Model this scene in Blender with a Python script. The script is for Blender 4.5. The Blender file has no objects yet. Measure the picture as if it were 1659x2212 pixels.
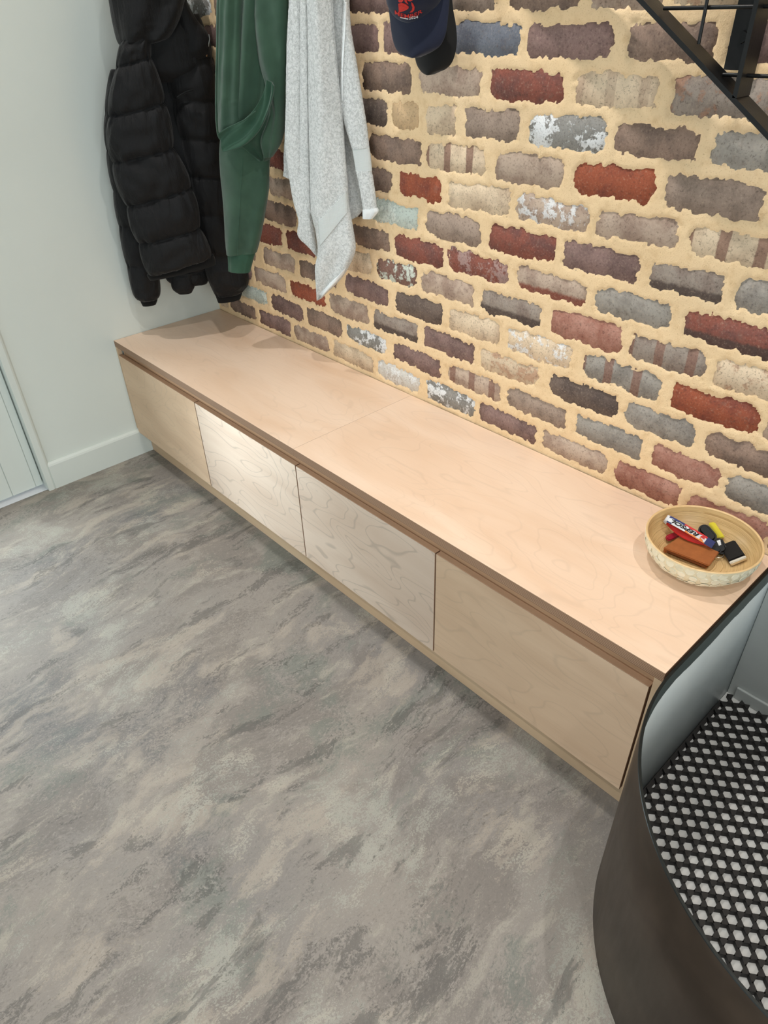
import bpy, bmesh, math, random
import numpy as np
from mathutils import Vector, Matrix, noise
from mathutils.bvhtree import BVHTree

scene = bpy.context.scene
COL = scene.collection
random.seed(11)

# ------------------------------------------------------------------ camera
FPX = 1513.74742
CAM = Vector((2.726109, -1.499817, 1.583259))
RX = Vector((0.678323977, 0.734265230, -0.027039840))
RY = Vector((0.416605764, -0.414658332, -0.809010572))
RZ = Vector((-0.605240629, 0.537506315, -0.587171817))
cd = bpy.data.cameras.new('camera')
cam = bpy.data.objects.new('camera', cd)
COL.objects.link(cam)
M = Matrix((RX, -RY, -RZ)).transposed().to_4x4()
M.translation = CAM
cam.matrix_world = M
cd.sensor_fit = 'HORIZONTAL'
cd.sensor_width = 36.0
cd.lens = FPX / 1659 * 36.0
cd.clip_start = 0.02
scene.camera = cam

# ------------------------------------------------------------------ light
w = bpy.data.worlds.new('room_daylight')
scene.world = w
w.use_nodes = True
bg = w.node_tree.nodes['Background']
bg.inputs[0].default_value = (0.93, 0.97, 1.0, 1)
bg.inputs[1].default_value = 0.6
vs = scene.view_settings
vs.view_transform = 'Standard'
vs.look = 'None'
vs.gamma = 1
vs.use_curve_mapping = False
vs.exposure = 0.17

def downlight(name, x, y, power, size=0.035, z=2.66):
    l = bpy.data.lights.new(name, 'AREA')
    l.shape = 'DISK'
    l.size = size
    l.energy = power
    l.color = (1.0, 0.985, 0.96)
    l.spread = math.radians(130)
    o = bpy.data.objects.new(name, l)
    o.location = (x, y, z)
    COL.objects.link(o)
    return o
for lx, ly, pw in ((0.60, -0.60, 4.6), (1.68, -0.48, 6.8), (2.78, -0.42, 5.7),
                   (1.65, -1.95, 4.0), (2.75, -1.95, 8), (3.9, -1.95, 8)):  # far row is unseen, added to brighten the doors and floor
    downlight('downlight', lx, ly, pw)

def daylight(name, loc, rot, sx, sy, power, col):
    l = bpy.data.lights.new(name, 'AREA')
    l.shape = 'RECTANGLE'
    l.size = sx; l.size_y = sy
    l.energy = power
    l.color = col
    o = bpy.data.objects.new(name, l)
    o.location = loc
    o.rotation_euler = rot
    COL.objects.link(o)
# fill added at unseen windows behind and right; daylight through glazed door at left
daylight('window_fill', (2.1, -4.34, 1.1), (math.radians(90), 0, 0), 3.0, 2.0, 22, (0.86, 0.94, 1.0))
daylight('window_fill', (5.2, -2.3, 1.2), (0, math.radians(90), 0), 2.1, 2.6, 76, (0.88, 0.95, 1.0))
daylight('door_daylight', (-0.25, -1.35, 1.1), (0, math.radians(-90), 0), 1.7, 0.56, 33, (0.88, 0.95, 1.0))

# ------------------------------------------------------------------ helpers
def srgb(r, g, b):
    f = lambda v: (v / 255 / 12.92) if v / 255 <= 0.04045 else ((v / 255 + 0.055) / 1.055) ** 2.4
    return (f(r), f(g), f(b), 1.0)

def ray(u, v):
    return (RX * ((u - 829.5) / FPX) + RY * ((v - 1106) / FPX) + RZ)
def hit(u, v, P0, n):
    r = ray(u, v)
    return CAM + r * ((Vector(P0) - CAM).dot(n) / r.dot(n))
def at_y(u, v, y):
    return hit(u, v, (0, y, 0), Vector((0, 1, 0)))
def at_z(u, v, z):
    return hit(u, v, (0, 0, z), Vector((0, 0, 1)))

class NT:
    def __init__(s, name):
        s.m = bpy.data.materials.new(name)
        s.m.use_nodes = True
        s.t = s.m.node_tree
        s.b = s.t.nodes['Principled BSDF']
    def a(s, typ, ins=None, **props):
        n = s.t.nodes.new('ShaderNode' + typ)
        for k, v in props.items():
            setattr(n, k, v)
        for k, v in (ins or {}).items():
            s.put(n.inputs[k], v)
        return n
    def put(s, sock, v):
        if hasattr(v, 'links'):
            s.t.links.new(v, sock)
        else:
            sock.default_value = v
    def P(s, **kw):
        for k, v in kw.items():
            s.put(s.b.inputs[k.replace('_', ' ')], v)
        return s.m
    def coord(s, which='Object'):
        return s.a('TexCoord').outputs[which]
    def mapping(s, v, scale=(1, 1, 1), loc=(0, 0, 0), rot=(0, 0, 0)):
        return s.a('Mapping', {'Vector': v, 'Scale': scale, 'Location': loc, 'Rotation': rot}).outputs[0]
    def noise(s, v, scale, detail=4, rough=0.55, dist=0.0, out=0):
        return s.a('TexNoise', {'Vector': v, 'Scale': scale, 'Detail': detail, 'Roughness': rough, 'Distortion': dist}).outputs[out]
    def math(s, op, x, y=0.0, z=0.0, clamp=False):
        n = s.a('Math', operation=op, use_clamp=clamp)
        s.put(n.inputs[0], x); s.put(n.inputs[1], y); s.put(n.inputs[2], z)
        return n.outputs[0]
    def mix(s, f, x, y, mode='MIX'):
        n = s.a('Mix', data_type='RGBA', blend_type=mode)
        s.put(n.inputs[0], f); s.put(n.inputs[6], x); s.put(n.inputs[7], y)
        return n.outputs[2]
    def ramp(s, f, stops, interp='LINEAR'):
        n = s.a('ValToRGB', {'Fac': f})
        cr = n.color_ramp
        cr.interpolation = interp
        while len(cr.elements) < len(stops):
            cr.elements.new(0.5)
        for e, (p, c) in zip(cr.elements, stops):
            e.position = p
            e.color = c if len(c) == 4 else (*c, 1)
        return n.outputs[0]
    def sstep(s, f, lo, hi):
        n = s.a('MapRange', {'Value': f, 'From Min': lo, 'From Max': hi}, interpolation_type='SMOOTHSTEP')
        return n.outputs[0]
    def bump(s, h, strength=0.3, dist=0.002, normal=None):
        n = s.a('Bump', {'Height': h, 'Strength': strength, 'Distance': dist})
        if normal is not None:
            s.put(n.inputs['Normal'], normal)
        s.put(s.b.inputs['Normal'], n.outputs[0])
        return n.outputs[0]
    def xyz(s, v):
        return s.a('SeparateXYZ', {0: v}).outputs

def link(name, me, mats, parent=None, loc=None):
    o = bpy.data.objects.new(name, me)
    COL.objects.link(o)
    for m in (mats if isinstance(mats, (list, tuple)) else [mats]):
        if m.name not in [x.name for x in me.materials if x]:
            me.materials.append(m)
    if loc is not None:
        o.location = loc
    if parent is not None:
        o.parent = parent
    return o

def obj(name, bm, mats, parent=None, smooth=False, angle=None):
    bmesh.ops.recalc_face_normals(bm, faces=bm.faces[:])
    me = bpy.data.meshes.new(name)
    bm.to_mesh(me)
    bm.free()
    o = link(name, me, mats, parent)
    if smooth:
        for p in me.polygons:
            p.use_smooth = True
        if angle:
            me.set_sharp_from_angle(angle=math.radians(angle))
    return o

def tag(o, label, cat, group=None):
    o['label'] = label
    o['category'] = cat
    if group:
        o['group'] = group
    return o
def thing(name, loc, label, cat, group=None):
    o = bpy.data.objects.new(name, None)
    o.empty_display_size = 0.05
    COL.objects.link(o)
    o.location = loc
    bpy.context.view_layer.update()
    return tag(o, label, cat, group)
def adopt(o, parent):
    """parent a part built in world space without moving it"""
    o.parent = parent
    o.matrix_parent_inverse = Matrix.Translation(-Vector(parent.location))
    return o
def struct(o):
    o['kind'] = 'structure'
    return o

def box_bm(x0, x1, y0, y1, z0, z1, bev=0.0, seg=2, bm=None):
    bm = bm or bmesh.new()
    g = bmesh.ops.create_cube(bm, size=1)
    for v in g['verts']:
        v.co = Vector(((x0 + x1) / 2 + v.co.x * (x1 - x0), (y0 + y1) / 2 + v.co.y * (y1 - y0), (z0 + z1) / 2 + v.co.z * (z1 - z0)))
    if bev:
        es = list({e for v in g['verts'] for e in v.link_edges})
        bmesh.ops.bevel(bm, geom=es, offset=bev, segments=seg, affect='EDGES', profile=0.6)
    return bm
def box(name, x0, x1, y0, y1, z0, z1, mats, parent=None, bev=0.0, seg=2):
    o = obj(name, box_bm(x0, x1, y0, y1, z0, z1, bev, seg), mats)
    if parent is not None:
        adopt(o, parent)
    return o
def tube_bm(pts, r, n=10, bm=None, closed=False):
    bm = bm or bmesh.new()
    pts = [Vector(p) for p in pts]
    rings = []
    N = len(pts)
    prev = None
    for i, p in enumerate(pts):
        a = pts[i - 1] if i > 0 else (pts[-1] if closed else p)
        b = pts[(i + 1) % N] if (i < N - 1 or closed) else p
        d = (b - a).normalized()
        ref = prev if prev is not None else (Vector((0, 0, 1)) if abs(d.z) < 0.9 else Vector((1, 0, 0)))
        x = (ref - d * ref.dot(d)).normalized()
        prev = x
        y = d.cross(x)
        rr = r[i] if isinstance(r, (list, tuple)) else r
        rings.append([bm.verts.new(p + x * (rr * math.cos(2 * math.pi * k / n)) + y * (rr * math.sin(2 * math.pi * k / n))) for k in range(n)])
    for i in range(N if closed else N - 1):
        A, B = rings[i], rings[(i + 1) % N]
        for k in range(n):
            bm.faces.new((A[k], A[(k + 1) % n], B[(k + 1) % n], B[k]))
    if not closed:
        bm.faces.new(rings[0]); bm.faces.new(rings[-1])
    return bm
def prism_bm(poly, up, bm=None):
    """closed polygon (3-D points) extruded along the vector up"""
    bm = bm or bmesh.new()
    lo = [bm.verts.new(Vector(p)) for p in poly]
    hi = [bm.verts.new(Vector(p) + Vector(up)) for p in poly]
    bm.faces.new(lo[::-1]); bm.faces.new(hi)
    n = len(poly)
    for i in range(n):
        bm.faces.new((lo[i], lo[(i + 1) % n], hi[(i + 1) % n], hi[i]))
    return bm
def catmull(P, t):
    n = len(P) - 1
    i = min(int(t), n - 1)
    f = t - i
    p0, p1, p2, p3 = P[max(i - 1, 0)], P[i], P[i + 1], P[min(i + 2, n)]
    return 0.5 * ((2 * p1) + (p2 - p0) * f + (2 * p0 - 5 * p1 + 4 * p2 - p3) * f * f + (3 * p1 - p0 - 3 * p2 + p3) * f ** 3)

def rng_noise(nx, nz, cell, seed):
    """smooth value noise on an nx*nz grid, one lattice knot every `cell` grid steps"""
    r = np.random.default_rng(seed)
    lx, lz = int(nx / cell) + 3, int(nz / cell) + 3
    L = r.random((lx, lz)) * 2 - 1
    xs, zs = np.arange(nx) / cell, np.arange(nz) / cell
    ix, iz = xs.astype(int), zs.astype(int)
    fx, fz = xs - ix, zs - iz
    fx, fz = fx * fx * (3 - 2 * fx), fz * fz * (3 - 2 * fz)
    fx, fz = fx[:, None], fz[None, :]
    g = lambda a, b: L[np.ix_(ix + a, iz + b)]
    return (g(0, 0) * (1 - fx) + g(1, 0) * fx) * (1 - fz) + (g(0, 1) * (1 - fx) + g(1, 1) * fx) * fz

# ------------------------------------------------------------------ materials
def m_plain(name, col, rough=0.5, metal=0.0, noise_amt=0.08, scale=30, bump=0.05, bscale=200, bdist=0.001, spec=0.5):
    N = NT(name)
    co = N.coord()
    n = N.noise(co, scale, 5)
    d = tuple(c * (1 - noise_amt * 2) for c in col[:3]) + (1,)
    h = tuple(min(1, c * (1 + noise_amt)) for c in col[:3]) + (1,)
    N.P(Base_Color=N.ramp(n, [(0.3, d), (0.7, h)]), Roughness=rough, Metallic=metal, Specular_IOR_Level=spec)
    if bump:
        N.bump(N.noise(co, bscale, 4), bump, bdist)
    return N.m

def m_wood(name, lustre=0.0, light=(236, 206, 172), dark=(214, 176, 138), contour=0.0, rough=0.42, aniso=0.0, vec='x', perobj=True):
    """rotary-cut birch veneer: broad soft figure, fine fibres, optional cathedral contour lines"""
    N = NT(name)
    co = N.coord()
    if perobj:
        rnd = N.a('ObjectInfo').outputs['Random']
        off = N.a('CombineXYZ', {0: N.math('MULTIPLY', rnd, 37.0), 1: N.math('MULTIPLY', rnd, 11.0), 2: N.math('MULTIPLY', rnd, 23.0)}).outputs[0]
        co = N.a('VectorMath', {0: co, 1: off}, operation='ADD').outputs[0]
    fib = N.noise(N.mapping(co, (6, 220, 220)), 1.0, 5, 0.65)
    fig = N.noise(N.mapping(co, (1.1, 3.6, 3.6)), 1.6, 3, 0.5, 1.2)
    base = N.ramp(fig, [(0.25, srgb(*dark)), (0.62, srgb(*light))])
    base = N.mix(N.math('MULTIPLY', N.sstep(fib, 0.5, 0.8), 0.25), base, srgb(*[c * 0.86 for c in dark]))
    if contour:
        ph = N.math('FRACT', N.math('MULTIPLY', N.noise(N.mapping(co, (2.0, 5.0, 5.0)), 1.25, 2.0, 0.40, 0.30), 15.0))
        ln = N.math('MULTIPLY', N.sstep(N.math('ABSOLUTE', N.math('SUBTRACT', ph, 0.5)), 0.40, 0.5), contour)
        ln = N.math('MULTIPLY', ln, N.sstep(N.noise(co, 2.2, 2), 0.30, 0.50))
        base = N.mix(ln, base, srgb(*[c * 0.66 for c in dark]))
    N.P(Base_Color=base, Roughness=rough, Specular_IOR_Level=0.45)
    if aniso:
        up = N.a('CombineXYZ', {0: 0.0, 1: 0.0, 2: 1.0}).outputs[0]
        N.P(Anisotropic=aniso, Tangent=up, Metallic=lustre)
    N.bump(fib, 0.08, 0.0006)
    return N.m

def m_ply_edge(name, axis=2):
    N = NT(name)
    co = N.coord()
    z = N.xyz(co)[axis]
    f = N.math('FRACT', N.math('MULTIPLY', z, 250.0))
    g = N.noise(N.mapping(co, (12, 12, 400)), 1.0, 3)
    c = N.ramp(f, [(0.0, srgb(120, 88, 66)), (0.42, srgb(128, 95, 72)), (0.5, srgb(188, 154, 124)), (0.95, srgb(176, 140, 112))])
    c = N.mix(N.math('MULTIPLY', g, 0.35), c, srgb(108, 80, 62))
    return N.P(Base_Color=c, Roughness=0.6)
# ------------------------------------------------------------------ floor
N = NT('floor_finish')
co = N.coord()
co = N.mapping(co, (1, 1, 1), rot=(0, 0, math.radians(-92)))
wv = N.a('TexNoise', {'Vector': co, 'Scale': 2.2, 'Detail': 4}).outputs[1]
cw = N.a('VectorMath', {0: co, 1: N.a('VectorMath', {0: wv, 'Scale': 0.22}, operation='SCALE').outputs[0]}, operation='ADD').outputs[0]
fine = N.noise(co, 210, 5, 0.7)
flake = N.noise(N.mapping(cw, (1, 1.8, 1)), 80, 8, 0.78, 0.5)
jit = N.math('MULTIPLY', N.math('SUBTRACT', N.math('ADD', N.math('MULTIPLY', fine, 0.4), N.math('MULTIPLY', flake, 0.6)), 0.5), 0.75)
def patch(scale, sx, sy, loc, lo, hi, j=1.0):
    n = N.noise(N.mapping(cw, (sx, sy, 1), loc=loc), scale, 7, 0.62, 0.25)
    return N.sstep(N.math('ADD', n, N.math('MULTIPLY', jit, j)), lo, hi)
base = N.ramp(N.noise(cw, 1.3, 4, 0.55), [(0.30, srgb(128, 123, 119)), (0.50, srgb(143, 135, 127)), (0.68, srgb(151, 141, 131))])
base = N.mix(N.math('MULTIPLY', patch(2.7, 1.0, 1.6, (7.3, 1.1, 0), 0.49, 0.59, 0.9), 0.50), base, srgb(110, 102, 96))
base = N.mix(N.math('MULTIPLY', patch(2.9, 1.0, 1.5, (1.7, 9.1, 0), 0.52, 0.62, 0.8), 0.55), base, srgb(110, 117, 108))
base = N.mix(N.math('MULTIPLY', patch(1.3, 1.0, 1.3, (3.9, 4.7, 0), 0.54, 0.68, 0.7), 0.60), base, srgb(88, 89, 93))
base = N.mix(N.math('MULTIPLY', patch(4.2, 0.9, 2.1, (5.2, 2.2, 0), 0.555, 0.60, 0.9), 0.46), base, srgb(178, 166, 151))
base = N.mix(N.math('MULTIPLY', patch(3.4, 1.0, 1.5, (0.4, 6.6, 0), 0.575, 0.63, 1.7), 0.52), base, srgb(176, 175, 163))
base = N.mix(N.math('MULTIPLY', patch(7.5, 0.9, 2.2, (2.4, 1.6, 0), 0.575, 0.63, 1.5), 0.50), base, srgb(176, 168, 154))
base = N.mix(N.math('MULTIPLY', patch(5.4, 0.8, 3.0, (8.8, 3.3, 0), 0.57, 0.63, 0.9), 0.55), base, srgb(78, 75, 72))
base = N.mix(N.math('MULTIPLY', N.sstep(flake, 0.52, 0.66), 0.45), base, srgb(86, 81, 77))
base = N.mix(N.math('MULTIPLY', N.sstep(flake, 0.46, 0.32), 0.32), base, srgb(186, 178, 166))
base = N.mix(N.math('MULTIPLY', N.sstep(fine, 0.54, 0.70), 0.38), base, srgb(92, 87, 82))
N.P(Base_Color=base, Roughness=N.math('MULTIPLY_ADD', fine, 0.25, 0.42), Specular_IOR_Level=0.3)
N.bump(N.math('ADD', N.math('MULTIPLY', flake, 0.7), N.math('MULTIPLY', fine, 0.4)), 0.30, 0.003)
M_FLOOR = N.m
floor = struct(box('floor', -0.60, 5.0, -4.2, 0.02, -0.06, 0.0, M_FLOOR))

M_WALLPAINT = m_plain('wall_paint', srgb(212, 218, 212), 0.55, noise_amt=0.012, scale=3, bump=0.06, bscale=260)
M_TRIM = m_plain('trim_paint', srgb(212, 218, 212), 0.38, noise_amt=0.01, scale=4, bump=0.02, bscale=200)
M_CEIL = m_plain('ceiling_paint', srgb(120, 120, 118), 0.8, noise_amt=0.01, bump=0)
ceiling = struct(box('ceiling', -0.10, 5.0, -4.2, 0.10, 2.70, 2.78, M_CEIL))

# left wall with the doorway (y -1.76 .. -0.925)
bm = bmesh.new()
box_bm(-0.10, 0.0, -0.925, 0.0, 0, 2.70, bm=bm)
box_bm(-0.10, 0.0, -4.2, -1.775, 0, 2.70, bm=bm)
box_bm(-0.10, 0.0, -1.775, -0.925, 2.08, 2.70, bm=bm)
wall_left = struct(obj('wall_left', bm, M_WALLPAINT))

# unseen right wall and wall behind the camera, openings added for fill light
bm = bmesh.new()
box_bm(5.0, 5.1, -1.0, 0.0, 0, 2.70, bm=bm)
box_bm(5.0, 5.1, -4.2, -3.6, 0, 2.70, bm=bm)
box_bm(5.0, 5.1, -3.6, -1.0, 2.25, 2.70, bm=bm)
M_DARKWALL = m_plain('dark_wall_paint', srgb(110, 112, 112), 0.6, noise_amt=0.02, bump=0)
wall_right = struct(obj('wall_right', bm, M_DARKWALL))
bm = bmesh.new()
box_bm(-0.10, 0.6, -4.30, -4.20, 0, 2.70, bm=bm)
box_bm(3.6, 5.1, -4.30, -4.20, 0, 2.70, bm=bm)
box_bm(0.6, 3.6, -4.30, -4.20, 2.25, 2.70, bm=bm)
wall_front = struct(obj('wall_front', bm, M_DARKWALL))
N = NT('window_glass')
tr = N.a('BsdfTransparent', {0: (0.95, 0.97, 0.96, 1)})
gl = N.a('BsdfGlossy', {'Roughness': 0.02})
mx = N.a('MixShader', {0: 0.06, 1: tr.outputs[0], 2: gl.outputs[0]})
N.t.links.new(mx.outputs[0], N.t.nodes['Material Output'].inputs[0])
M_GLASS = N.m
M_FRAME = m_plain('window_frame_black', srgb(40, 40, 42), 0.4)
win = struct(box('window_1', 0.6, 3.6, -4.262, -4.256, 0.04, 2.21, M_GLASS))
bm = bmesh.new()
for x in (0.6, 1.58, 2.58, 3.56):
    box_bm(x, x + 0.04, -4.28, -4.22, 0.04, 2.21, bm=bm)
box_bm(0.6, 3.6, -4.28, -4.22, 0.0, 0.04, bm=bm); box_bm(0.6, 3.6, -4.28, -4.22, 2.21, 2.25, bm=bm)
obj('window_frame', bm, M_FRAME, win)
win = struct(box('window_2', 5.052, 5.058, -3.6, -1.0, 0.04, 2.21, M_GLASS))
bm = bmesh.new()
for y in (-3.6, -2.32, -1.04):
    box_bm(5.03, 5.08, y, y + 0.04, 0.04, 2.21, bm=bm)
box_bm(5.03, 5.08, -3.6, -1.0, 0.0, 0.04, bm=bm); box_bm(5.03, 5.08, -3.6, -1.0, 2.21, 2.25, bm=bm)
obj('window_frame', bm, M_FRAME, win)

# skirting and architrave, bevelled on their inner edge
bm = bmesh.new()
prof = [(0.0, 0.0), (0.018, 0.0), (0.018, 0.104), (0.015, 0.111), (0.006, 0.117), (0.0, 0.117)]
a = [bm.verts.new((x, -0.898, z)) for x, z in prof]
b = [bm.verts.new((x, -0.001, z)) for x, z in prof]
for i in range(len(prof)):
    j = (i + 1) % len(prof)
    bm.faces.new((a[i], a[j], b[j], b[i]))
bm.faces.new(a); bm.faces.new(b[::-1])
baseboard = struct(obj('baseboard_left', bm, M_TRIM))
bm = bmesh.new()
prof = [(0.0, -0.892), (0.006, -0.892), (0.015, -0.898), (0.018, -0.904), (0.018, -0.926), (0.0, -0.926)]
a = [bm.verts.new((x, y, 0)) for x, y in prof]
b = [bm.verts.new((x, y, 2.10)) for x, y in prof]
for i in range(len(prof)):
    j = (i + 1) % len(prof)
    bm.faces.new((a[i], a[j], b[j], b[i]))
bm.faces.new(a); bm.faces.new(b[::-1])
trim_1 = struct(obj('trim_1', bm, M_TRIM))
trim_2 = struct(box('trim_2', 0.0, 0.018, -1.81, -1.775, 0, 2.10, M_TRIM, bev=0.003))
trim_3 = struct(box('trim_3', 0.0, 0.018, -1.81, -0.892, 2.10, 2.135, M_TRIM, bev=0.003))

# door leaf, set back in the opening, with V-grooves and a bright gap below
door = struct(box('door_1', -0.068, -0.034, -1.068, -0.9285, 0.014, 2.075, M_TRIM, bev=0.002))
for nm, y0, y1, z0, z1 in (('rail', -1.640, -1.0685, 0.014, 0.26), ('rail', -1.640, -1.0685, 1.99, 2.075), ('stile', -1.772, -1.6405, 0.014, 2.075)):
    box(nm, -0.068, -0.034, y0, y1, z0, z1, M_TRIM, bev=0.002).parent = door
for y0, y1, z0 in ((-0.9565, -0.9300, 0.014), (-1.0505, -0.9585, 0.014), (-1.638, -1.0525, 0.014)):
    o = box('door_board', -0.0335, -0.0295, y0, y1, z0, 2.075 if y1 > -1.0 else 0.255, M_TRIM, bev=0.0014, seg=1)
    o.parent = door
box('pane', -0.054, -0.050, -1.640, -1.0685, 0.2605, 1.9895, M_GLASS).parent = door
struct(box('trim_4', -0.09, 0.0, -1.775, -0.925, 0.0005, 0.002, m_plain('threshold_daylight', srgb(222, 224, 228), 0.35, noise_amt=0.02), bev=0.0))  # pale strip, its colour stands for daylight in the gap under the door

# ------------------------------------------------------------------ brick wall
BRICKS = {
 0: "D:0.195 V:0.408 P:0.658 C:0.897 w1:1.134 W:1.371 V:1.602 P:1.841 q:2.066 q:2.266",
 1: "T:0.285 V:0.512 D:0.751 W2:0.975 V:1.218 Ps:1.465 G:1.699 S:1.928 q:2.164 S:2.321",
 2: "P:0.414 O:0.659 P:0.889 gk:1.124 V:1.353 Co:1.591 K:1.831 S:2.072 D:2.263",
 3: "D:0.223 P:0.513 D:0.711 V:0.996 K:1.227 C:1.462 Cw:1.667 Ss:1.947 O:2.172",
 4: "R:0.461 R:0.633 C:0.953 t:1.115 P:1.343 gk:1.581 q:1.815 gs:2.055 Co:2.237",
 5: "D:0.534 D:1.011 R:1.218 Rp:1.457 Pb:1.700 S:1.933 Rk:2.153",
 6: "P:0.590 T:1.132 G:1.359 R:1.599 V:1.834 gk:2.055 S:2.229",
 7: "R:0.555 D:1.059 O:1.218 C:1.446 Pw:1.683 P:1.910 Cs:2.131",
 8: "D:1.133 Cs:1.366 P:1.597 O:1.839 G:2.055",
 9: "K:1.043 y:1.192 C:1.296 G:1.461 W:1.699 D:1.928 S:2.122",
 10: "D:1.108 P:1.337 R:1.578 Cc:1.814 go:2.032",
 11: "V:0.247 V:1.017 V:1.158 B:1.444 V:1.680 D:1.920 V:2.110",
 12: "W2:0.172 V:1.066 G:1.378 D:1.607 P:1.806 Co:1.984",
}

PAL = {  # letter -> colour, second colour
 'G': ((148, 126, 110), (122, 103, 90)), 'P': ((172, 148, 128), (142, 116, 100)), 'C': ((203, 178, 146), (176, 150, 122)),
 'R': ((132, 70, 56), (104, 64, 58)), 'O': ((150, 72, 46), (120, 58, 44)), 'D': ((134, 108, 92), (106, 86, 75)),
 'V': ((128, 99, 92), (102, 78, 73)), 'B': ((104, 108, 118), (86, 88, 98)), 'W': ((132, 128, 122), (110, 106, 100)),
 'S': ((144, 136, 126), (118, 110, 102)), 'T': ((172, 182, 172), (146, 154, 146)), 't': ((116, 82, 70), (100, 72, 64)),
 'K': ((104, 87, 77), (78, 65, 60)), 'q': ((164, 114, 97), (140, 86, 70)), 'g': ((138, 124, 112), (116, 98, 88)),
 'y': ((196, 160, 116), (176, 144, 104)), 'w': ((196, 192, 184), (172, 160, 148)),
}
DARK, BAND, WHITE, REDB, PALE, ORANGE = (74, 62, 58), (122, 84, 70), (222, 222, 210), (128, 62, 48), (186, 192, 178), (168, 110, 76)
Z0, DZ = 0.5640, 0.0859
rows = {}
for k, s in BRICKS.items():
    rows[k] = [(t.split(':')[0], float(t.split(':')[1])) for t in s.split()]
XMAX = 2.98
common = 'GPCVDRSPGDOPVSCK'
bricks = []
for k in range(0, 16):
    row = rows.get(k, [])
    spans = []
    for i, (code, x) in enumerate(row):
        lo, hi = x - 0.104, x + 0.104
        if i > 0 and x - row[i - 1][1] < 0.30:
            lo = max((x + row[i - 1][1]) / 2 + 0.0115, x - 0.118) if x - row[i - 1][1] > 0.21 or code in 'yC' else max((x + row[i - 1][1]) / 2 + 0.009, x - 0.118)
        if i < len(row) - 1 and row[i + 1][1] - x < 0.30:
            hi = min((x + row[i + 1][1]) / 2 - 0.0115, x + 0.118)
        spans.append((lo, hi, code))
    filled = []
    pos = 0.0
    off = 0.118 if (k % 2) else 0.0
    for lo, hi, code in spans + [(XMAX, XMAX, None)]:
        gap = lo - pos
        if not row:
            n = 0
            x = -off
            while x < XMAX:
                a, b = max(0.004, x + 0.011), min(XMAX, x + 0.225)
                if b - a > 0.03:
                    filled.append((a, b, random.choice(common)))
                x += 0.236
            break
        if gap > 0.06:
            n = max(1, round(gap / 0.236))
            st_ = gap / n
            for q in range(n):
                filled.append((pos + q * st_ + (0.011 if pos > 0.01 or q else 0.003), pos + (q + 1) * st_ - 0.011, random.choice(common)))
        if code:
            filled.append((max(lo, 0.003), min(hi, XMAX), code))
            pos = hi
    for a, b, code in filled:
        bricks.append((k, a, b, code))

# mortar: a raked, bagged surface that laps irregularly over the brick edges
GX0, GX1, GZ0, GZ1, ST = 0.0, 3.0, 0.500, 1.96, 0.0042
nx, nz = int((GX1 - GX0) / ST) + 1, int((GZ1 - GZ0) / ST) + 1
xs = np.linspace(GX0, GX1, nx); zs = np.linspace(GZ0, GZ1, nz)
sd = np.full((nx, nz), 1.0)
for (k, a, b, code) in bricks:
    zc = Z0 + k * DZ
    hh = 0.0325 + random.uniform(-0.003, 0.0025)
    jx0, jx1 = random.uniform(-0.003, 0.006), random.uniform(-0.003, 0.006)
    i0, i1 = max(0, int((a - 0.05 - GX0) / ST)), min(nx, int((b + 0.05 - GX0) / ST) + 1)
    j0, j1 = max(0, int((zc - 0.07 - GZ0) / ST)), min(nz, int((zc + 0.07 - GZ0) / ST) + 1)
    if i1 <= i0 or j1 <= j0:
        continue
    X, Zg = np.meshgrid(xs[i0:i1], zs[j0:j1], indexing='ij')
    cx, hx, r = (a + jx0 + b - jx1) / 2, (b - jx1 - a - jx0) / 2, random.choice((0.008, 0.011, 0.014, 0.020))
    tilt = random.uniform(-0.022, 0.022)
    zz = Zg - zc - tilt * (X - cx)
    qx, qz = np.abs(X - cx) - hx + r, np.abs(zz) - hh + r
    d = np.hypot(np.maximum(qx, 0), np.maximum(qz, 0)) + np.minimum(np.maximum(qx, qz), 0) - r
    sd[i0:i1, j0:j1] = np.minimum(sd[i0:i1, j0:j1], d)
rag = 0.0042 * rng_noise(nx, nz, 13, 1) * (1 + rng_noise(nx, nz, 60, 8)) + 0.0036 * rng_noise(nx, nz, 5, 2) + 0.0052 * rng_noise(nx, nz, 2.3, 3) + 0.0030 * rng_noise(nx, nz, 1.3, 7)
s = np.clip(((sd + rag) + 0.0035) / 0.007, 0, 1)
s = s * s * (3 - 2 * s)
wav = 0.0010 * rng_noise(nx, nz, 17, 4) + 0.0008 * rng_noise(nx, nz, 6, 5) + 0.0006 * rng_noise(nx, nz, 2, 6)
YF = 0.0002 * (1 - s) - 0.0036 * s + wav * (0.3 + 0.7 * s)      # y of the mortar skin (negative = proud)
co_ = np.empty((nx, nz, 3), dtype=np.float64)
co_[..., 0] = xs[:, None]; co_[..., 1] = YF; co_[..., 2] = zs[None, :]
idx = np.arange(nx * nz).reshape(nx, nz)
fq = np.stack([idx[:-1, :-1], idx[1:, :-1], idx[1:, 1:], idx[:-1, 1:]], -1).reshape(-1, 4)
verts = co_.reshape(-1, 3).tolist()
faces = fq.tolist()
def add_box(x0, x1, y0, y1, z0, z1):
    b0 = len(verts)
    verts.extend([(x0, y0, z0), (x1, y0, z0), (x1, y1, z0), (x0, y1, z0), (x0, y0, z1), (x1, y0, z1), (x1, y1, z1), (x0, y1, z1)])
    for f in ((0, 3, 2, 1), (4, 5, 6, 7), (0, 1, 5, 4), (1, 2, 6, 5), (2, 3, 7, 6), (3, 0, 4, 7)):
        faces.append([b0 + q for q in f])
add_box(0.0, 3.0, 0.035, 0.12, 0.0, 2.70)
add_box(3.0, 5.0, 0.0, 0.12, 0.0, 2.70)
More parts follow.
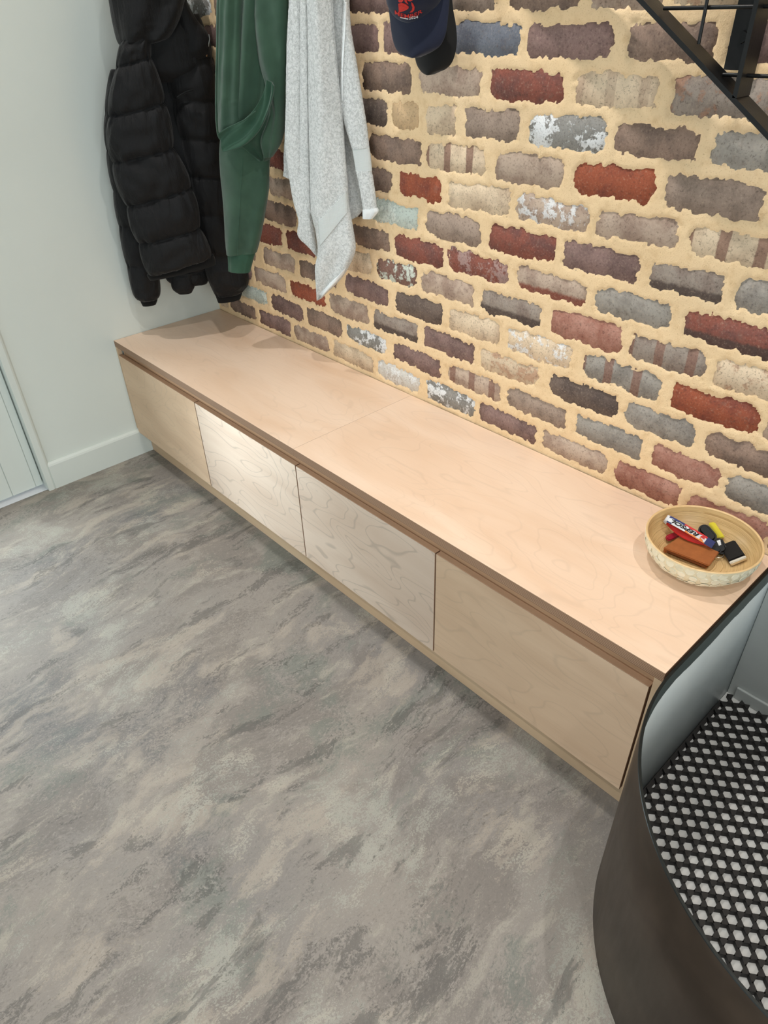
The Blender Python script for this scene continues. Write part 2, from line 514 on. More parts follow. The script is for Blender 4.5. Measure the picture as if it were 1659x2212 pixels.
add_box(0.0, 3.0, 0.0, 0.034, 0.0, 0.500)
add_box(0.0, 3.0, 0.0, 0.034, 1.96, 2.70)
me = bpy.data.meshes.new('wall_back')
me.from_pydata(verts, [], faces)
me.update()
for p in me.polygons:
    p.use_smooth = len(p.vertices) == 4 and p.index < len(fq)

N = NT('mortar')
co = N.coord()
n1 = N.noise(co, 4.0, 4)
n2 = N.noise(co, 330, 4, 0.7)
n3 = N.noise(co, 38, 5, 0.6)
c = N.ramp(n1, [(0.3, srgb(238, 206, 162)), (0.7, srgb(244, 214, 172))])
c = N.mix(N.math('MULTIPLY', N.sstep(n3, 0.48, 0.78), 0.35), c, srgb(196, 152, 98))
c = N.mix(N.math('MULTIPLY', N.sstep(n2, 0.56, 0.70), 0.45), c, srgb(172, 126, 80))
N.P(Base_Color=c, Roughness=0.95, Specular_IOR_Level=0.1)
N.bump(N.math('ADD', N.math('MULTIPLY', n3, 0.9), N.math('MULTIPLY', n2, 0.7)), 0.7, 0.004)
M_MORTAR = N.m
wall_back = struct(link('wall_back', me, M_MORTAR))

N = NT('brick')
def oat(name):
    return N.a('Attribute', attribute_type='OBJECT', attribute_name=name)
co = N.coord()
rnd = N.a('ObjectInfo').outputs['Random']
off = N.a('CombineXYZ', {0: N.math('MULTIPLY', rnd, 91.0), 1: N.math('MULTIPLY', rnd, 37.0), 2: N.math('MULTIPLY', rnd, 53.0)}).outputs[0]
cs = N.a('VectorMath', {0: co, 1: off}, operation='ADD').outputs[0]
X, Y, Z = N.xyz(co)[0:3]
nb = N.noise(cs, 16, 5, 0.65)
nf = N.noise(cs, 190, 5, 0.72)
nm = N.noise(cs, 48, 5, 0.7)
c = N.mix(N.sstep(nb, 0.38, 0.66), oat('c1').outputs[0], oat('c2').outputs[0])
pw = oat('pattern').outputs[1]          # vector: band, bottom, splash
pv = N.xyz(pw)
wob = N.math('MULTIPLY', N.math('SUBTRACT', nm, 0.5), 0.02)
bx = N.math('ABSOLUTE', N.math('SUBTRACT', N.math('FRACT', N.math('DIVIDE', N.math('ADD', N.math('ADD', X, N.math('MULTIPLY', wob, 0.4)), N.math('MULTIPLY', rnd, 0.07)), 0.078)), 0.5))
band = N.math('MULTIPLY', N.sstep(bx, 0.33, 0.37), pv[0])
bot = N.math('MULTIPLY', N.sstep(N.math('ADD', Z, wob), -0.006, -0.016), pv[1])
spl = N.math('MULTIPLY', N.sstep(N.math('ADD', N.math('MULTIPLY', nb, 0.5), N.math('MULTIPLY', nm, 0.5)), 0.50, 0.55), pv[2])
msk = N.math('MAXIMUM', N.math('MAXIMUM', band, bot), spl)
c = N.mix(msk, c, oat('c3').outputs[0])
c = N.mix(N.math('MULTIPLY', N.sstep(nf, 0.53, 0.66), 0.50), c, srgb(74, 60, 52))
c = N.mix(N.math('MULTIPLY', N.sstep(nf, 0.46, 0.32), 0.28), c, srgb(196, 174, 150))
c = N.mix(N.math('MULTIPLY', N.sstep(nm, 0.55, 0.70), 0.30), c, srgb(120, 104, 94))
N.P(Base_Color=c, Roughness=0.9, Specular_IOR_Level=0.15)
N.bump(N.math('ADD', N.math('MULTIPLY', nf, 0.5), N.math('MULTIPLY', nm, 0.7)), 0.55, 0.0025)
M_BRICK = N.m
def lin(t):
    g = sum(t) / 3
    return srgb(*[min(235, (x * 0.82 + g * 0.18) * 1.10 + 4) for x in t])[:3]
def brick(k, a, b, code):
    hx, hz = (b - a) / 2 + 0.005, 0.0385
    bm = bmesh.new()
    NXB, NZB = 7, 3
    fr = {}
    for i in range(NXB):
        for j in range(NZB):
            u, v = i / (NXB - 1) * 2 - 1, j / (NZB - 1) * 2 - 1
            y = -0.0022 + random.uniform(-0.0007, 0.0007) + 0.0014 * (abs(u) ** 6 + abs(v) ** 4)
            fr[i, j] = bm.verts.new((u * hx, y, v * hz))
    for i in range(NXB - 1):
        for j in range(NZB - 1):
            bm.faces.new((fr[i, j], fr[i + 1, j], fr[i + 1, j + 1], fr[i, j + 1]))
    for f in bm.faces:
        f.smooth = True
    ring = [fr[i, 0] for i in range(NXB)] + [fr[NXB - 1, j] for j in range(1, NZB)] + [fr[i, NZB - 1] for i in range(NXB - 2, -1, -1)] + [fr[0, j] for j in range(NZB - 2, 0, -1)]
    back = [bm.verts.new((v.co.x, 0.030, v.co.z)) for v in ring]
    n = len(ring)
    for i in range(n):
        bm.faces.new((ring[(i + 1) % n], ring[i], back[i], back[(i + 1) % n]))
    bm.faces.new(back)
    bmesh.ops.recalc_face_normals(bm, faces=bm.faces[:])
    me = bpy.data.meshes.new('brick')
    bm.to_mesh(me); bm.free()
    o = link('brick', me, M_BRICK, wall_back, ((a + b) / 2, 0, Z0 + k * DZ))
    c1, c2 = PAL[code[0]]
    j = random.uniform(0.93, 1.06)
    o['c1'] = [x * j for x in lin(c1)]
    o['c2'] = [x * j for x in lin(c2)]
    pat = [0.0, 0.0, 0.0]
    c3 = BAND
    for ch in code[1:]:
        if ch in 'sp' and code[0] in 'CgSPp': pat[0] = 0.8; c3 = BAND
        elif ch == 'c': pat[0] = 0.25; c3 = BAND
        elif ch == 'k': pat[1] = 0.85; c3 = DARK
        elif ch == 'b': pat[1] = 0.9; c3 = REDB
        elif ch == 'w': pat[2] = 0.8; c3 = WHITE
        elif ch == 'p': pat[2] = 0.6; c3 = (170, 140, 132)
        elif ch == 'o': pat[2] = 0.45; c3 = ORANGE
    if code[0] == 'W': pat[2] = 0.9; c3 = WHITE
    if code[0] == 'w': pat[2] = 0.8; c3 = (214, 214, 208)
    if code[0] == 't': pat[2] = 0.95; c3 = PALE
    if code[0] == 'T': pat[2] = 0.6; c3 = (206, 212, 200)
    o['c3'] = list(lin(c3))
    o['pattern'] = pat
    return o
for t in bricks:
    brick(*t)

# ------------------------------------------------------------------ bench
L, D, H, TT = 2.4047, 0.4995, 0.5175, 0.025
M_TOP = m_wood('bench_top_veneer', light=(240, 212, 187), dark=(230, 197, 168), contour=0.10, rough=0.38)
M_DOOR = m_wood('door_veneer', light=(231, 202, 172), dark=(216, 184, 153), contour=0.12, rough=0.5, aniso=0.9, lustre=0.45)
M_DOOR2 = m_wood('door_veneer_figured_sheen', light=(232, 212, 194), dark=(218, 194, 174), contour=0.30, rough=0.5, aniso=0.9, lustre=0.45)  # stronger figure; base also paled to put the whitish window sheen into the colour
M_CARC = m_wood('carcass_veneer', light=(208, 180, 148), dark=(192, 162, 130), rough=0.5)
M_EDGE = m_ply_edge('ply_edge_horizontal', 2)
M_EDGEV = m_ply_edge('ply_edge_upright', 0)
M_RAIL = m_wood('rail_veneer', light=(196, 158, 124), dark=(172, 134, 102), rough=0.6)
def ply(name, x0, x1, y0, y1, z0, z1, face_axis, parent, face_mat, edge_mat, bev=0.0008):
    """a plywood panel: veneer on the two broad faces, layered edge elsewhere"""
    c = Vector(((x0 + x1) / 2, (y0 + y1) / 2, (z0 + z1) / 2))
    bm = box_bm(x0 - c.x, x1 - c.x, y0 - c.y, y1 - c.y, z0 - c.z, z1 - c.z, bev, 1)
    bmesh.ops.recalc_face_normals(bm, faces=bm.faces[:])
    for f in bm.faces:
        f.material_index = 0 if abs(f.normal[face_axis]) > 0.9 else 1
    me = bpy.data.meshes.new(name)
    bm.to_mesh(me); bm.free()
    o = link(name, me, [face_mat, edge_mat])
    o.location = c
    if parent is not None:
        adopt(o, parent)
    return o
top = thing('benchtop', (L / 2, -D / 2, H - TT), 'long pale birch plywood benchtop with a layered edge, running along the brick wall', 'benchtop')
ply('board', 0.001, 1.20195, -D, -0.007, H - TT, H, 2, top, M_TOP, M_EDGE, 0.0003)
ply('board', 1.20205, L, -D, -0.007, H - TT, H, 2, top, M_TOP, M_EDGE, 0.0003)
bench = thing('storage_bench', (L / 2, -D / 2, 0), 'low birch plywood storage bench with four flush doors, standing along the brick wall', 'bench')
ply('end_panel', L - 0.018, L - 0.0005, -D + 0.0005, -0.010, 0.102, H - TT - 0.0002, 0, bench, M_CARC, M_CARC)
ply('end_panel', 0.0192, 0.0215, -D + 0.021, -0.010, 0.120, H - TT - 0.0002, 0, bench, M_CARC, M_CARC)
ply('filler_strip', 0.001, 0.0105, -D + 0.0005, -D + 0.0185, 0.120, H - TT - 0.0002, 1, bench, M_CARC, M_CARC)
ply('finger_rail', 0.0220, L - 0.0182, -D + 0.022, -D + 0.038, 0.405, H - TT - 0.0002, 1, bench, M_RAIL, M_RAIL)
ply('carcass_base', 0.022, L - 0.0182, -D + 0.021, -0.012, 0.102, 0.118, 2, bench, M_CARC, M_EDGE)
ply('kickboard', 0.019, L - 0.0005, -D + 0.040, -D + 0.056, 0.0005, 0.1018, 1, bench, M_CARC, M_EDGE)
ply('back_panel', 0.022, L - 0.0182, -0.0115, -0.0085, 0.1185, H - TT - 0.001, 1, bench, M_CARC, M_CARC)
for x0, x1 in ((0.012, 0.6065), (0.6100, 1.2010), (1.2045, 1.7880), (1.7915, 2.3825)):
    ply('door', x0, x1, -D, -D + 0.018, 0.1025, 0.4590, 1, bench, M_DOOR2 if 0.5 < x0 < 1.5 else M_DOOR, M_EDGE)

# ------------------------------------------------------------------ steel tub beside the bench
N = NT('dark_steel')
co = N.coord()
n = N.noise(co, 7, 4, 0.5, 0.5)
n2 = N.noise(N.mapping(co, (40, 40, 8)), 1.0, 5, 0.6)
N.P(Base_Color=N.ramp(n, [(0.3, srgb(70, 60, 52)), (0.7, srgb(92, 80, 70))]), Metallic=0.85,
    Roughness=N.math('MULTIPLY_ADD', n2, 0.14, 0.36))
N.bump(N.noise(co, 5, 2), 0.12, 0.02)
M_STEEL = N.m
M_RIM = m_plain('blackened_edge', srgb(36, 40, 40), 0.35, 0.6, scale=60, bump=0.1)
N = NT('tub_lining_paint')
co = N.coord()
zz = N.xyz(co)[2]
n = N.noise(N.mapping(co, (9, 9, 30)), 1.0, 5, 0.6)
f = N.sstep(N.math('ADD', zz, N.math('MULTIPLY', N.math('SUBTRACT', n, 0.5), 0.035)), 0.470, 0.474)
pc = N.ramp(N.noise(co, 5, 4), [(0.3, srgb(206, 215, 217)), (0.7, srgb(218, 226, 227))])
N.P(Base_Color=N.mix(f, pc, srgb(58, 68, 66)), Roughness=0.32)
N.bump(N.noise(N.mapping(co, (20, 20, 90)), 1.0, 5), 0.25, 0.002)
M_LINING = N.m
XT, RT, YC, TH = 2.4085, 0.450, -0.480, 0.006
def tub_path(off):
    pts = [(XT + off, -0.014 if off else -0.008)]
    for i in range(1, 9):
        pts.append((XT + off, -0.008 + (YC + 0.008) * i / 8))
    for i in range(1, 41):
        a = math.pi + i / 40 * math.pi / 2
        pts.append((XT + RT + (RT - off) * math.cos(a), YC + (RT - off) * math.sin(a)))
    for i in range(1, 5):
        pts.append((XT + RT + 0.06 * i, YC - RT + off))
    return pts
tub = thing('steel_tub', (XT + 0.3, -0.4, 0), 'dark rounded steel surround, painted pale grey inside, at the right end of the bench', 'tub')
outer, inner = tub_path(0), tub_path(TH)
bm = bmesh.new()
cols = []
for (xo, yo), (xi, yi) in zip(outer, inner):
    q = [(xo, yo, 0.0005), (xo, yo, H - 0.0012), (xo * 0.85 + xi * 0.15, yo * 0.85 + yi * 0.15, H), (xo * 0.15 + xi * 0.85, yo * 0.15 + yi * 0.85, H), (xi, yi, H - 0.0012), (xi, yi, 0.0005)]
    cols.append([bm.verts.new(p) for p in q])
for A, B in zip(cols[:-1], cols[1:]):
    for i in range(6):
        f = bm.faces.new((A[i], B[i], B[(i + 1) % 6], A[(i + 1) % 6]))
        f.material_index = 0 if i == 0 else (2 if i == 4 else 1)
        f.smooth = i in (0, 4)
bm.faces.new(cols[0]); bm.faces.new(cols[-1][::-1])
adopt(obj('curved_wall', bm, [M_STEEL, M_RIM, M_LINING]), tub)
M_LIN2 = m_plain('back_lining_paint', srgb(180, 184, 181), 0.38, noise_amt=0.03, scale=8, bump=0.2, bscale=60, bdist=0.002)
xe = XT + RT + 0.24
box('back_panel', XT + TH + 0.0005, xe, -0.0215, -0.0105, 0.0005, H - 0.004, M_LIN2, tub, 0.002)
box('back_skirt', XT + TH + 0.020, xe, -0.0300, -0.0220, 0.0735, 0.112, M_LIN2, tub, 0.003)
bm = bmesh.new()
pts = [p for p in tub_path(TH + 0.0006)]
pts[0] = (pts[0][0], -0.0222)
poly = [(x, y, 0.050) for x, y in pts] + [(xe, -0.0222, 0.050)]
adopt(obj('base_plate', prism_bm(poly, (0, 0, 0.0230)), m_plain('base_paint', srgb(214, 214, 210), 0.45, noise_amt=0.03, scale=12, bump=0.05)), tub)
struct_end = box('end_wall', xe - 0.006, xe, YC - RT + TH + 0.001, -0.0305, 0.0735, H, M_STEEL, tub)

# honeycomb rubber mat: every cell is two little triangular webs that touch at their corners
M_RUBBER = m_plain('black_rubber', srgb(33, 31, 30), 0.62, noise_amt=0.15, scale=90, bump=0.3, bscale=300)
A0 = Vector((2.4661, -0.4564)); V1 = Vector((0.0225, 0.0171)); V2 = Vector((0.0223, -0.0188))
def inside_tub(p, m=0.010):
    if p.x < XT + TH + m or p.y > -0.034 or p.x > xe - 0.02:
        return False
    if p.y > YC:
        return True
    if p.x > XT + RT:
        return p.y > YC - RT + TH + m
    return math.hypot(p.x - XT - RT, p.y - YC) < RT - TH - m
bm = bmesh.new()
ZM0, ZM1 = 0.0732, 0.0880
for i in range(-30, 40):
    for j in range(-30, 40):
        O = A0 + V1 * i + V2 * j
        e1, e2 = V1, V1 - V2
        for tri in ((e1 / 2, e2 / 2, (e1 + e2) / 2), ((e1 + e2) / 2, e1 + e2 / 2, e2 + e1 / 2)):
            c = (tri[0] + tri[1] + tri[2]) / 3
            P = O + c
            if not inside_tub(P, 0.006):
                continue
            poly = [O + c + (t - c) * 1.27 for t in tri]
            for q in range(3):
                if not inside_tub(poly[q], 0.0005):
                    poly[q] = O + c + (tri[q] - c) * 0.9
            prism_bm([(q.x, q.y, ZM0) for q in poly], (0, 0, ZM1 - ZM0), bm)
bp_ = tub_path(TH + 0.0010); bq_ = tub_path(TH + 0.0105)
for i in range(1, len(bp_) - 4):
    prism_bm([(*bp_[i], ZM0), (*bp_[i + 1], ZM0), (*bq_[i + 1], ZM0), (*bq_[i], ZM0)], (0, 0, 0.006), bm)
mat_ = obj('rubber_mat', bm, M_RUBBER)
tag(mat_, 'black honeycomb rubber mat lying in the bottom of the steel surround', 'mat')

# ------------------------------------------------------------------ stair balustrade, top right
M_BLK = m_plain('black_steel', srgb(22, 22, 22), 0.42, 0.4, scale=40, bump=0.15)
stair = thing('stair_balustrade', (2.1, -0.07, 1.40), 'black steel stair balustrade with thin rods, fixed to the bricks at top right', 'balustrade')
def flat_bar(name, p, q, wdir, width, thick, parent, m=M_BLK):
    p, q, wdir = Vector(p), Vector(q), Vector(wdir).normalized()
    d = (q - p).normalized()
    n = d.cross(wdir).normalized()
    a = [p, p + wdir * width, p + wdir * width + n * thick, p + n * thick]
    o = obj(name, prism_bm(a, q - p), m)
    return adopt(o, parent)
yf, yb = -0.098, -0.048
p = at_y(1352, -40, yf); q = at_y(1745, 378, yf)
p = p + (p - q) * 1.1
flat_bar('stringer_bar', p, q, (0, 1, 0), 0.050, -0.008, stair)
# upright that rises from the stringer
p = at_y(1591, 212, yf); q = p + Vector((0, 0, 0.62))
flat_bar('upright', p, q, (0, 1, 0), 0.050, 0.008, stair)
# plate screwed to the wall behind it
p = at_y(1566, 150, -0.010)
flat_bar('wall_plate', p, p + Vector((0, 0, 0.60)), (1, 0, 0), 0.046, -0.006, stair)
b = at_y(1604, 80, -0.017)
bm = bmesh.new()
bmesh.ops.create_cone(bm, cap_ends=True, segments=6, radius1=0.011, radius2=0.010, depth=0.008, matrix=Matrix.Translation(b) @ Matrix.Rotation(math.pi / 2, 4, 'X'))
adopt(obj('bolt', bm, M_BLK), stair)
def rod(p, q, r=0.0032):
    adopt(obj('rod', tube_bm([p, q], r, 8), M_BLK, smooth=True, angle=50), stair)
ym = -0.075
p = at_y(1434, 18, ym); rod(p, Vector((p.x + 0.75, ym, p.z)))
p = at_y(1562, 161, ym); rod(p, Vector((p.x + 0.55, ym, p.z)))
p = at_y(1509, 95, ym - 0.006); rod(p, Vector((p.x, ym - 0.006, p.z + 0.5)))
# ------------------------------------------------------------------ cloth
def plane_facing(P0):
    P0 = Vector(P0)
    n = (CAM - P0); n.z = 0
    return P0, n.normalized()
def loft_bm(rows, plane, rd, N=60, NTH=40, off=0.0, puff=None, amp=0.12, pucker=0.0, fold=None, power=1.0, bm=None, cap=True, seed=0, back=1.0):
    """rows: ((uL,vL),(uR,vR)[,depth scale]); swept into a closed pillow lying in `plane`"""
    bm = bm or bmesh.new()
    P0, n = plane
    P0 = P0 + n * off
    A = [hit(*r[0], P0, n) for r in rows]
    B = [hit(*r[1], P0, n) for r in rows]
    K = [Vector((r[2] if len(r) > 2 else 1.0, 0, 0)) for r in rows]
    nr = len(rows) - 1
    rings = []
    for i in range(N + 1):
        t = nr * i / N
        a, b, k = catmull(A, t), catmull(B, t), catmull(K, t).x
        c, e = (a + b) / 2, (b - a) / 2
        prof = 1.0
        if puff:
            for s0, s1 in zip(puff[:-1], puff[1:]):
                if s0 <= t <= s1:
                    f = (t - s0) / (s1 - s0)
                    prof = max(0.0, math.sin(math.pi * f)) ** 0.5
        ring = []
        for j in range(NTH):
            th = 2 * math.pi * j / NTH
            cs, sn = math.cos(th), math.sin(th)
            x = math.copysign(abs(cs) ** power, cs)
            y = math.copysign(abs(sn) ** power, sn)
            if sn < 0:
                y *= back
            sc = 1 - amp * (1 - prof)
            p = c + e * (x * (1 - amp * 0.35 * (1 - prof)))
            h = rd * k * y * sc
            if pucker:
                h += pucker * (1 - prof) * noise.noise(Vector((j * 0.9 + seed, t * 2.2, seed * 1.7)))
                h += pucker * 0.55 * noise.noise(Vector((j * 0.30 + seed * 3, t * 3.0, 5)))
            if fold:
                h += fold(x, t, sn)
            ring.append(bm.verts.new(p + n * h))
        rings.append(ring)
    for A_, B_ in zip(rings[:-1], rings[1:]):
        for j in range(NTH):
            bm.faces.new((A_[j], A_[(j + 1) % NTH], B_[(j + 1) % NTH], B_[j]))
    if cap:
        bm.faces.new(rings[0]); bm.faces.new(rings[-1][::-1])
    for f in bm.faces:
        f.smooth = True
    return bm
def cloth(name, parent, mat, *a, **k):
    return adopt(obj(name, loft_bm(*a, **k), mat), parent)

def m_fabric(name, c0, c1, rough=0.9, sheen=0.3, weave=900, bump=0.25, crease=0.0, dist=0.0008):
    N = NT(name)
    co = N.coord()
    n = N.noise(co, 14, 4)
    f = N.noise(co, weave, 2)
    N.P(Base_Color=N.ramp(n, [(0.3, srgb(*c0)), (0.7, srgb(*c1))]), Roughness=rough, Specular_IOR_Level=0.25, Sheen_Weight=sheen, Sheen_Roughness=0.5)
    h = N.math('MULTIPLY', f, 0.4)
    if crease:
        h = N.math('ADD', h, N.math('MULTIPLY', N.noise(N.mapping(co, (38, 38, 9)), 1.0, 4, 0.6, 0.8), crease))
    N.bump(h, bump, dist)
    return N.m
M_JACKET = m_fabric('black_nylon', (11, 11, 12), (16, 16, 18), 0.6, 0.08, 700, 0.5, 4.0, 0.003)
M_KNIT = m_fabric('black_rib_knit', (12, 12, 12), (18, 18, 18), 0.95, 0.1)
M_GREEN = m_fabric('green_fleece', (48, 71, 57), (58, 84, 67), 0.95, 0.25, 800, 0.3, 1.0, 0.0015)
M_GREENRIB = m_fabric('green_rib', (40, 70, 54), (50, 82, 64), 0.95, 0.2, 500, 0.4, 1.0, 0.001)

# black puffer jacket ------------------------------------------------
JP = plane_facing((0.185, -0.215, 1.1))
jk = thing('puffer_jacket', (0.185, -0.205, 0.62), 'black quilted hooded puffer jacket hanging in the corner by the white wall', 'jacket')
cloth('front_panel', jk, M_JACKET, [((258, 92), (326, 60), .7), ((247, 147), (331, 123), .9), ((229, 254), (362, 221)), ((237, 353), (382, 318)), ((267, 447), (419, 404)), ((293, 527), (438, 490)), ((319, 597), (462, 553), .9)],
      JP, 0.066, N=150, NTH=64, off=0.052, puff=[0, 1, 2, 3, 4, 5, 6], amp=0.34, pucker=0.016, power=0.8, seed=2)
cloth('hem_band', jk, M_KNIT, [((317, 594), (461, 549), 1), ((321, 601), (465, 560), 1.1), ((324, 605), (466, 570), .9)], JP, 0.034, N=14, NTH=60, off=0.052, power=0.8)
cloth('sleeve', jk, M_JACKET, [((236, 150), (310, 150), .6), ((224, 245), (310, 240)), ((227, 325), (315, 320)), ((241, 412), (326, 408)), ((254, 488), (332, 484)), ((271, 572), (342, 566)), ((287, 634), (347, 628), .8), ((302, 649), (341, 644), .7)],
      JP, 0.060, N=130, NTH=44, off=-0.045, puff=[0, 1, 2, 3, 4, 5, 7], amp=0.28, pucker=0.011, power=0.85, seed=5)
cloth('cuff', jk, M_KNIT, [((303, 646), (341, 642), .9), ((304, 653), (340, 649)), ((308, 661), (337, 657), .8)], JP, 0.020, N=10, NTH=30, off=-0.045)
cloth('sleeve', jk, M_JACKET, [((340, 90), (452, 70), .6), ((356, 150), (461, 135), .9), ((370, 220), (470, 215)), ((388, 300), (484, 300)), ((408, 380), (500, 382)), ((422, 460), (515, 462)), ((436, 545), (530, 548)), ((446, 596), (537, 606), .9), ((464, 640), (523, 632), .6)],
      JP, 0.062, N=150, NTH=44, off=-0.030, puff=[0, 1, 2, 3, 4, 5, 6, 8], amp=0.26, pucker=0.012, power=0.85, seed=9)
cloth('cuff', jk, M_KNIT, [((464, 634), (524, 628), .9), ((467, 643), (522, 637)), ((471, 654), (519, 646), .8)], JP, 0.024, N=10, NTH=30, off=-0.030)
cloth('back_panel', jk, M_JACKET, [((280, 100), (420, 90), .6), ((270, 250), (440, 240)), ((300, 400), (470, 390)), ((335, 520), (470, 510)), ((352, 590), (455, 580)), ((368, 612), (448, 612), .8)],
      JP, 0.055, N=90, NTH=44, off=-0.075, puff=[0, 1, 2, 3, 4, 5], amp=0.2, pucker=0.006, power=0.85, seed=4)
cloth('inner_pocket', jk, M_JACKET, [((371, 590), (430, 585), .8), ((369, 606), (424, 602)), ((372, 624), (421, 618)), ((386, 635), (414, 632), .6)], JP, 0.026, N=30, NTH=30, off=-0.045, pucker=0.004, seed=3)
cloth('yoke', jk, M_JACKET, [((262, 40), (430, 30), .6), ((262, 80), (445, 70)), ((254, 115), (448, 105)), ((250, 150), (440, 150)), ((255, 180), (430, 175), .6)], JP, 0.05, N=50, NTH=44, off=-0.02, pucker=0.004, power=0.85, seed=21)
cloth('hood', jk, M_JACKET, [((262, -150), (360, -150), .5), ((238, -90), (402, -90), .9), ((232, -30), (402, -30)), ((236, 10), (398, 5)), ((243, 52), (386, 46)), ((254, 92), (366, 80), .9), ((270, 104), (345, 90), .6)],
      JP, 0.095, N=90, NTH=56, off=0.015, amp=0.1, pucker=0.004, power=0.9, seed=7,
      fold=lambda x, t, s: (0.010 * math.sin(x * 5.5 + t * 0.8) + 0.010 * abs(x + 0.05) ** 0.5 - 0.006) if s > 0 else 0)
cloth('collar_flap', jk, M_JACKET, [((366, -60), (400, -50), .6), ((374, 10), (404, 0)), ((384, 50), (424, 40)), ((392, 80), (448, 70)), ((396, 112), (453, 96)), ((400, 132), (456, 122), .6)],
      JP, 0.030, N=60, NTH=36, off=0.000, pucker=0.004, seed=6)
pts = [hit(u, v, JP[0] + JP[1] * 0.012, JP[1]) for u, v in ((451, 74), (453, 84), (451, 94), (449, 104))]
adopt(obj('zip', tube_bm(pts, 0.0022, 6), m_plain('zip_metal', srgb(120, 118, 112), 0.35, 0.8)), jk)
pts = [hit(u, v, JP[0] + JP[1] * 0.014, JP[1]) for u, v in ((448, 105), (447, 114), (446, 122))]
adopt(obj('zip_puller', tube_bm(pts, 0.0022, 6), m_plain('puller_cord', srgb(150, 108, 66), 0.6)), jk)
# stitched pocket welt on the front
pts = [hit(u, v, JP[0] + JP[1] * 0.058, JP[1]) for u, v in ((383, 211), (392, 205), (403, 199), (417, 195))]
adopt(obj('pocket_welt', tube_bm(pts, 0.0035, 8), M_KNIT), jk)

# green sweatshirt ----------------------------------------------------
GP = (Vector((0.535, -0.165, 1.1)), Vector((0.52, -0.854, 0)).normalized())
hd = thing('sweatshirt', (0.47, -0.13, 0.72), 'dark green sweatshirt hanging folded between the black jacket and the pale towel', 'sweatshirt')
fold1 = lambda x, t, s: (0.012 * math.sin(x * 6.5 + 0.25 * t + 1.2) + 0.006 * math.sin(x * 13 + 0.6 * t)) if s > -0.2 else 0
cloth('body', hd, M_GREEN, [((500, -160), (610, -160), .6), ((484, -70), (632, -70), .9), ((477, 0), (634, 0)), ((475, 100), (628, 100)), ((472, 200), (621, 200)), ((472, 268), (614, 262)), ((480, 302), (602, 296), .9), ((520, 322), (590, 322), .6), ((560, 345), (582, 345), .4)],
      GP, 0.048, back=0.5, N=110, NTH=72, fold=fold1, power=0.85, pucker=0.003, seed=8)
cloth('body_fold', hd, M_GREEN, [((482, -70), (526, -70), .6), ((478, 0), (525, 0)), ((476, 100), (524, 100)), ((473, 190), (526, 190)), ((472, 240), (530, 222)), ((473, 284), (536, 262), .9), ((480, 296), (530, 276), .5)],
      GP, 0.030, N=80, NTH=44, off=0.040, power=0.85, pucker=0.003, seed=12, fold=lambda x, t, s: 0.004 * math.sin(x * 7 + t))
cloth('hem_band', hd, M_GREENRIB, [((474, 288), (482, 328), .7), ((494, 276), (500, 324)), ((522, 262), (530, 313)), ((548, 240), (560, 283)), ((566, 212), (582, 238)), ((574, 188), (592, 206), .9), ((579, 172), (593, 186), .6)],
      GP, 0.010, N=60, NTH=40, off=0.078, power=0.6, fold=lambda x, t, s: 0.010 * x * x - 0.004 + 0.003 * math.sin(x * 5 + t * 2))
cloth('arm_fold', hd, M_GREEN, [((556, -80), (630, -80), .7), ((552, 0), (634, 0)), ((551, 60), (628, 70)), ((560, 130), (624, 140)), ((578, 185), (621, 200)), ((588, 240), (618, 252)), ((566, 300), (608, 306), .8), ((572, 340), (590, 338), .5)],
      GP, 0.040, back=0.5, N=100, NTH=44, off=0.022, power=0.9, pucker=0.003, seed=15, fold=lambda x, t, s: 0.005 * math.sin(x * 5 - t * 1.3))
cloth('sleeve', hd, M_GREEN, [((480, 260), (590, 260), .8), ((474, 320), (584, 320)), ((475, 370), (581, 370)), ((480, 420), (580, 410)), ((484, 475), (571, 465)), ((487, 520), (562, 514)), ((490, 549), (554, 545), .8)],
      GP, 0.036, N=90, NTH=52, off=-0.005, power=0.9, pucker=0.003, seed=18, fold=lambda x, t, s: (0.006 * math.sin(x * 4.2 + 1.5 + t * 0.35)) if s > 0 else 0)
cloth('cuff', hd, M_GREENRIB, [((491, 546), (552, 545), .9), ((493, 560), (547, 561)), ((494, 584), (540, 588), .9)], GP, 0.026, N=20, NTH=60, off=-0.005,
      fold=lambda x, t, s: 0.0012 * math.sin(x * 60))
pts = [hit(u, v, GP[0] + GP[1] * 0.0335, GP[1]) for u, v in ((525, 340), (521, 400), (517, 460), (514, 520), (513, 552))]
adopt(obj('seam', tube_bm(pts, 0.0013, 6), M_GREENRIB), hd)
pts = [hit(u, v, GP[0] + GP[1] * 0.096, GP[1]) for u, v in ((475, 287), (492, 276), (508, 269), (530, 258), (552, 240))]
adopt(obj('seam', tube_bm(pts, 0.0018, 6), M_GREENRIB), hd)

# pale towel ----------------------------------------------------------
N = NT('terry_cloth')
co = N.coord()
n1 = N.noise(co, 420, 3, 0.7)
n2 = N.noise(co, 150, 4, 0.7, 0.8)
n3 = N.noise(co, 22, 3)
c = N.ramp(n3, [(0.3, srgb(238, 240, 238)), (0.7, srgb(246, 247, 245))])
c = N.mix(N.math('MULTIPLY', N.sstep(n2, 0.58, 0.38), 0.48), c, srgb(162, 166, 162))
N.P(Base_Color=c, Roughness=0.95, Specular_IOR_Level=0.1, Sheen_Weight=0.25)
N.bump(N.math('ADD', N.math('MULTIPLY', n2, 1.0), N.math('MULTIPLY', n1, 0.5)), 0.9, 0.007)
M_TERRY = N.m
N = NT('woven_band')
co = N.coord()
wx = N.a('TexWave', {'Vector': co, 'Scale': 95, 'Distortion': 0.4, 'Detail': 1}, wave_type='BANDS', bands_direction='Z').outputs[1]
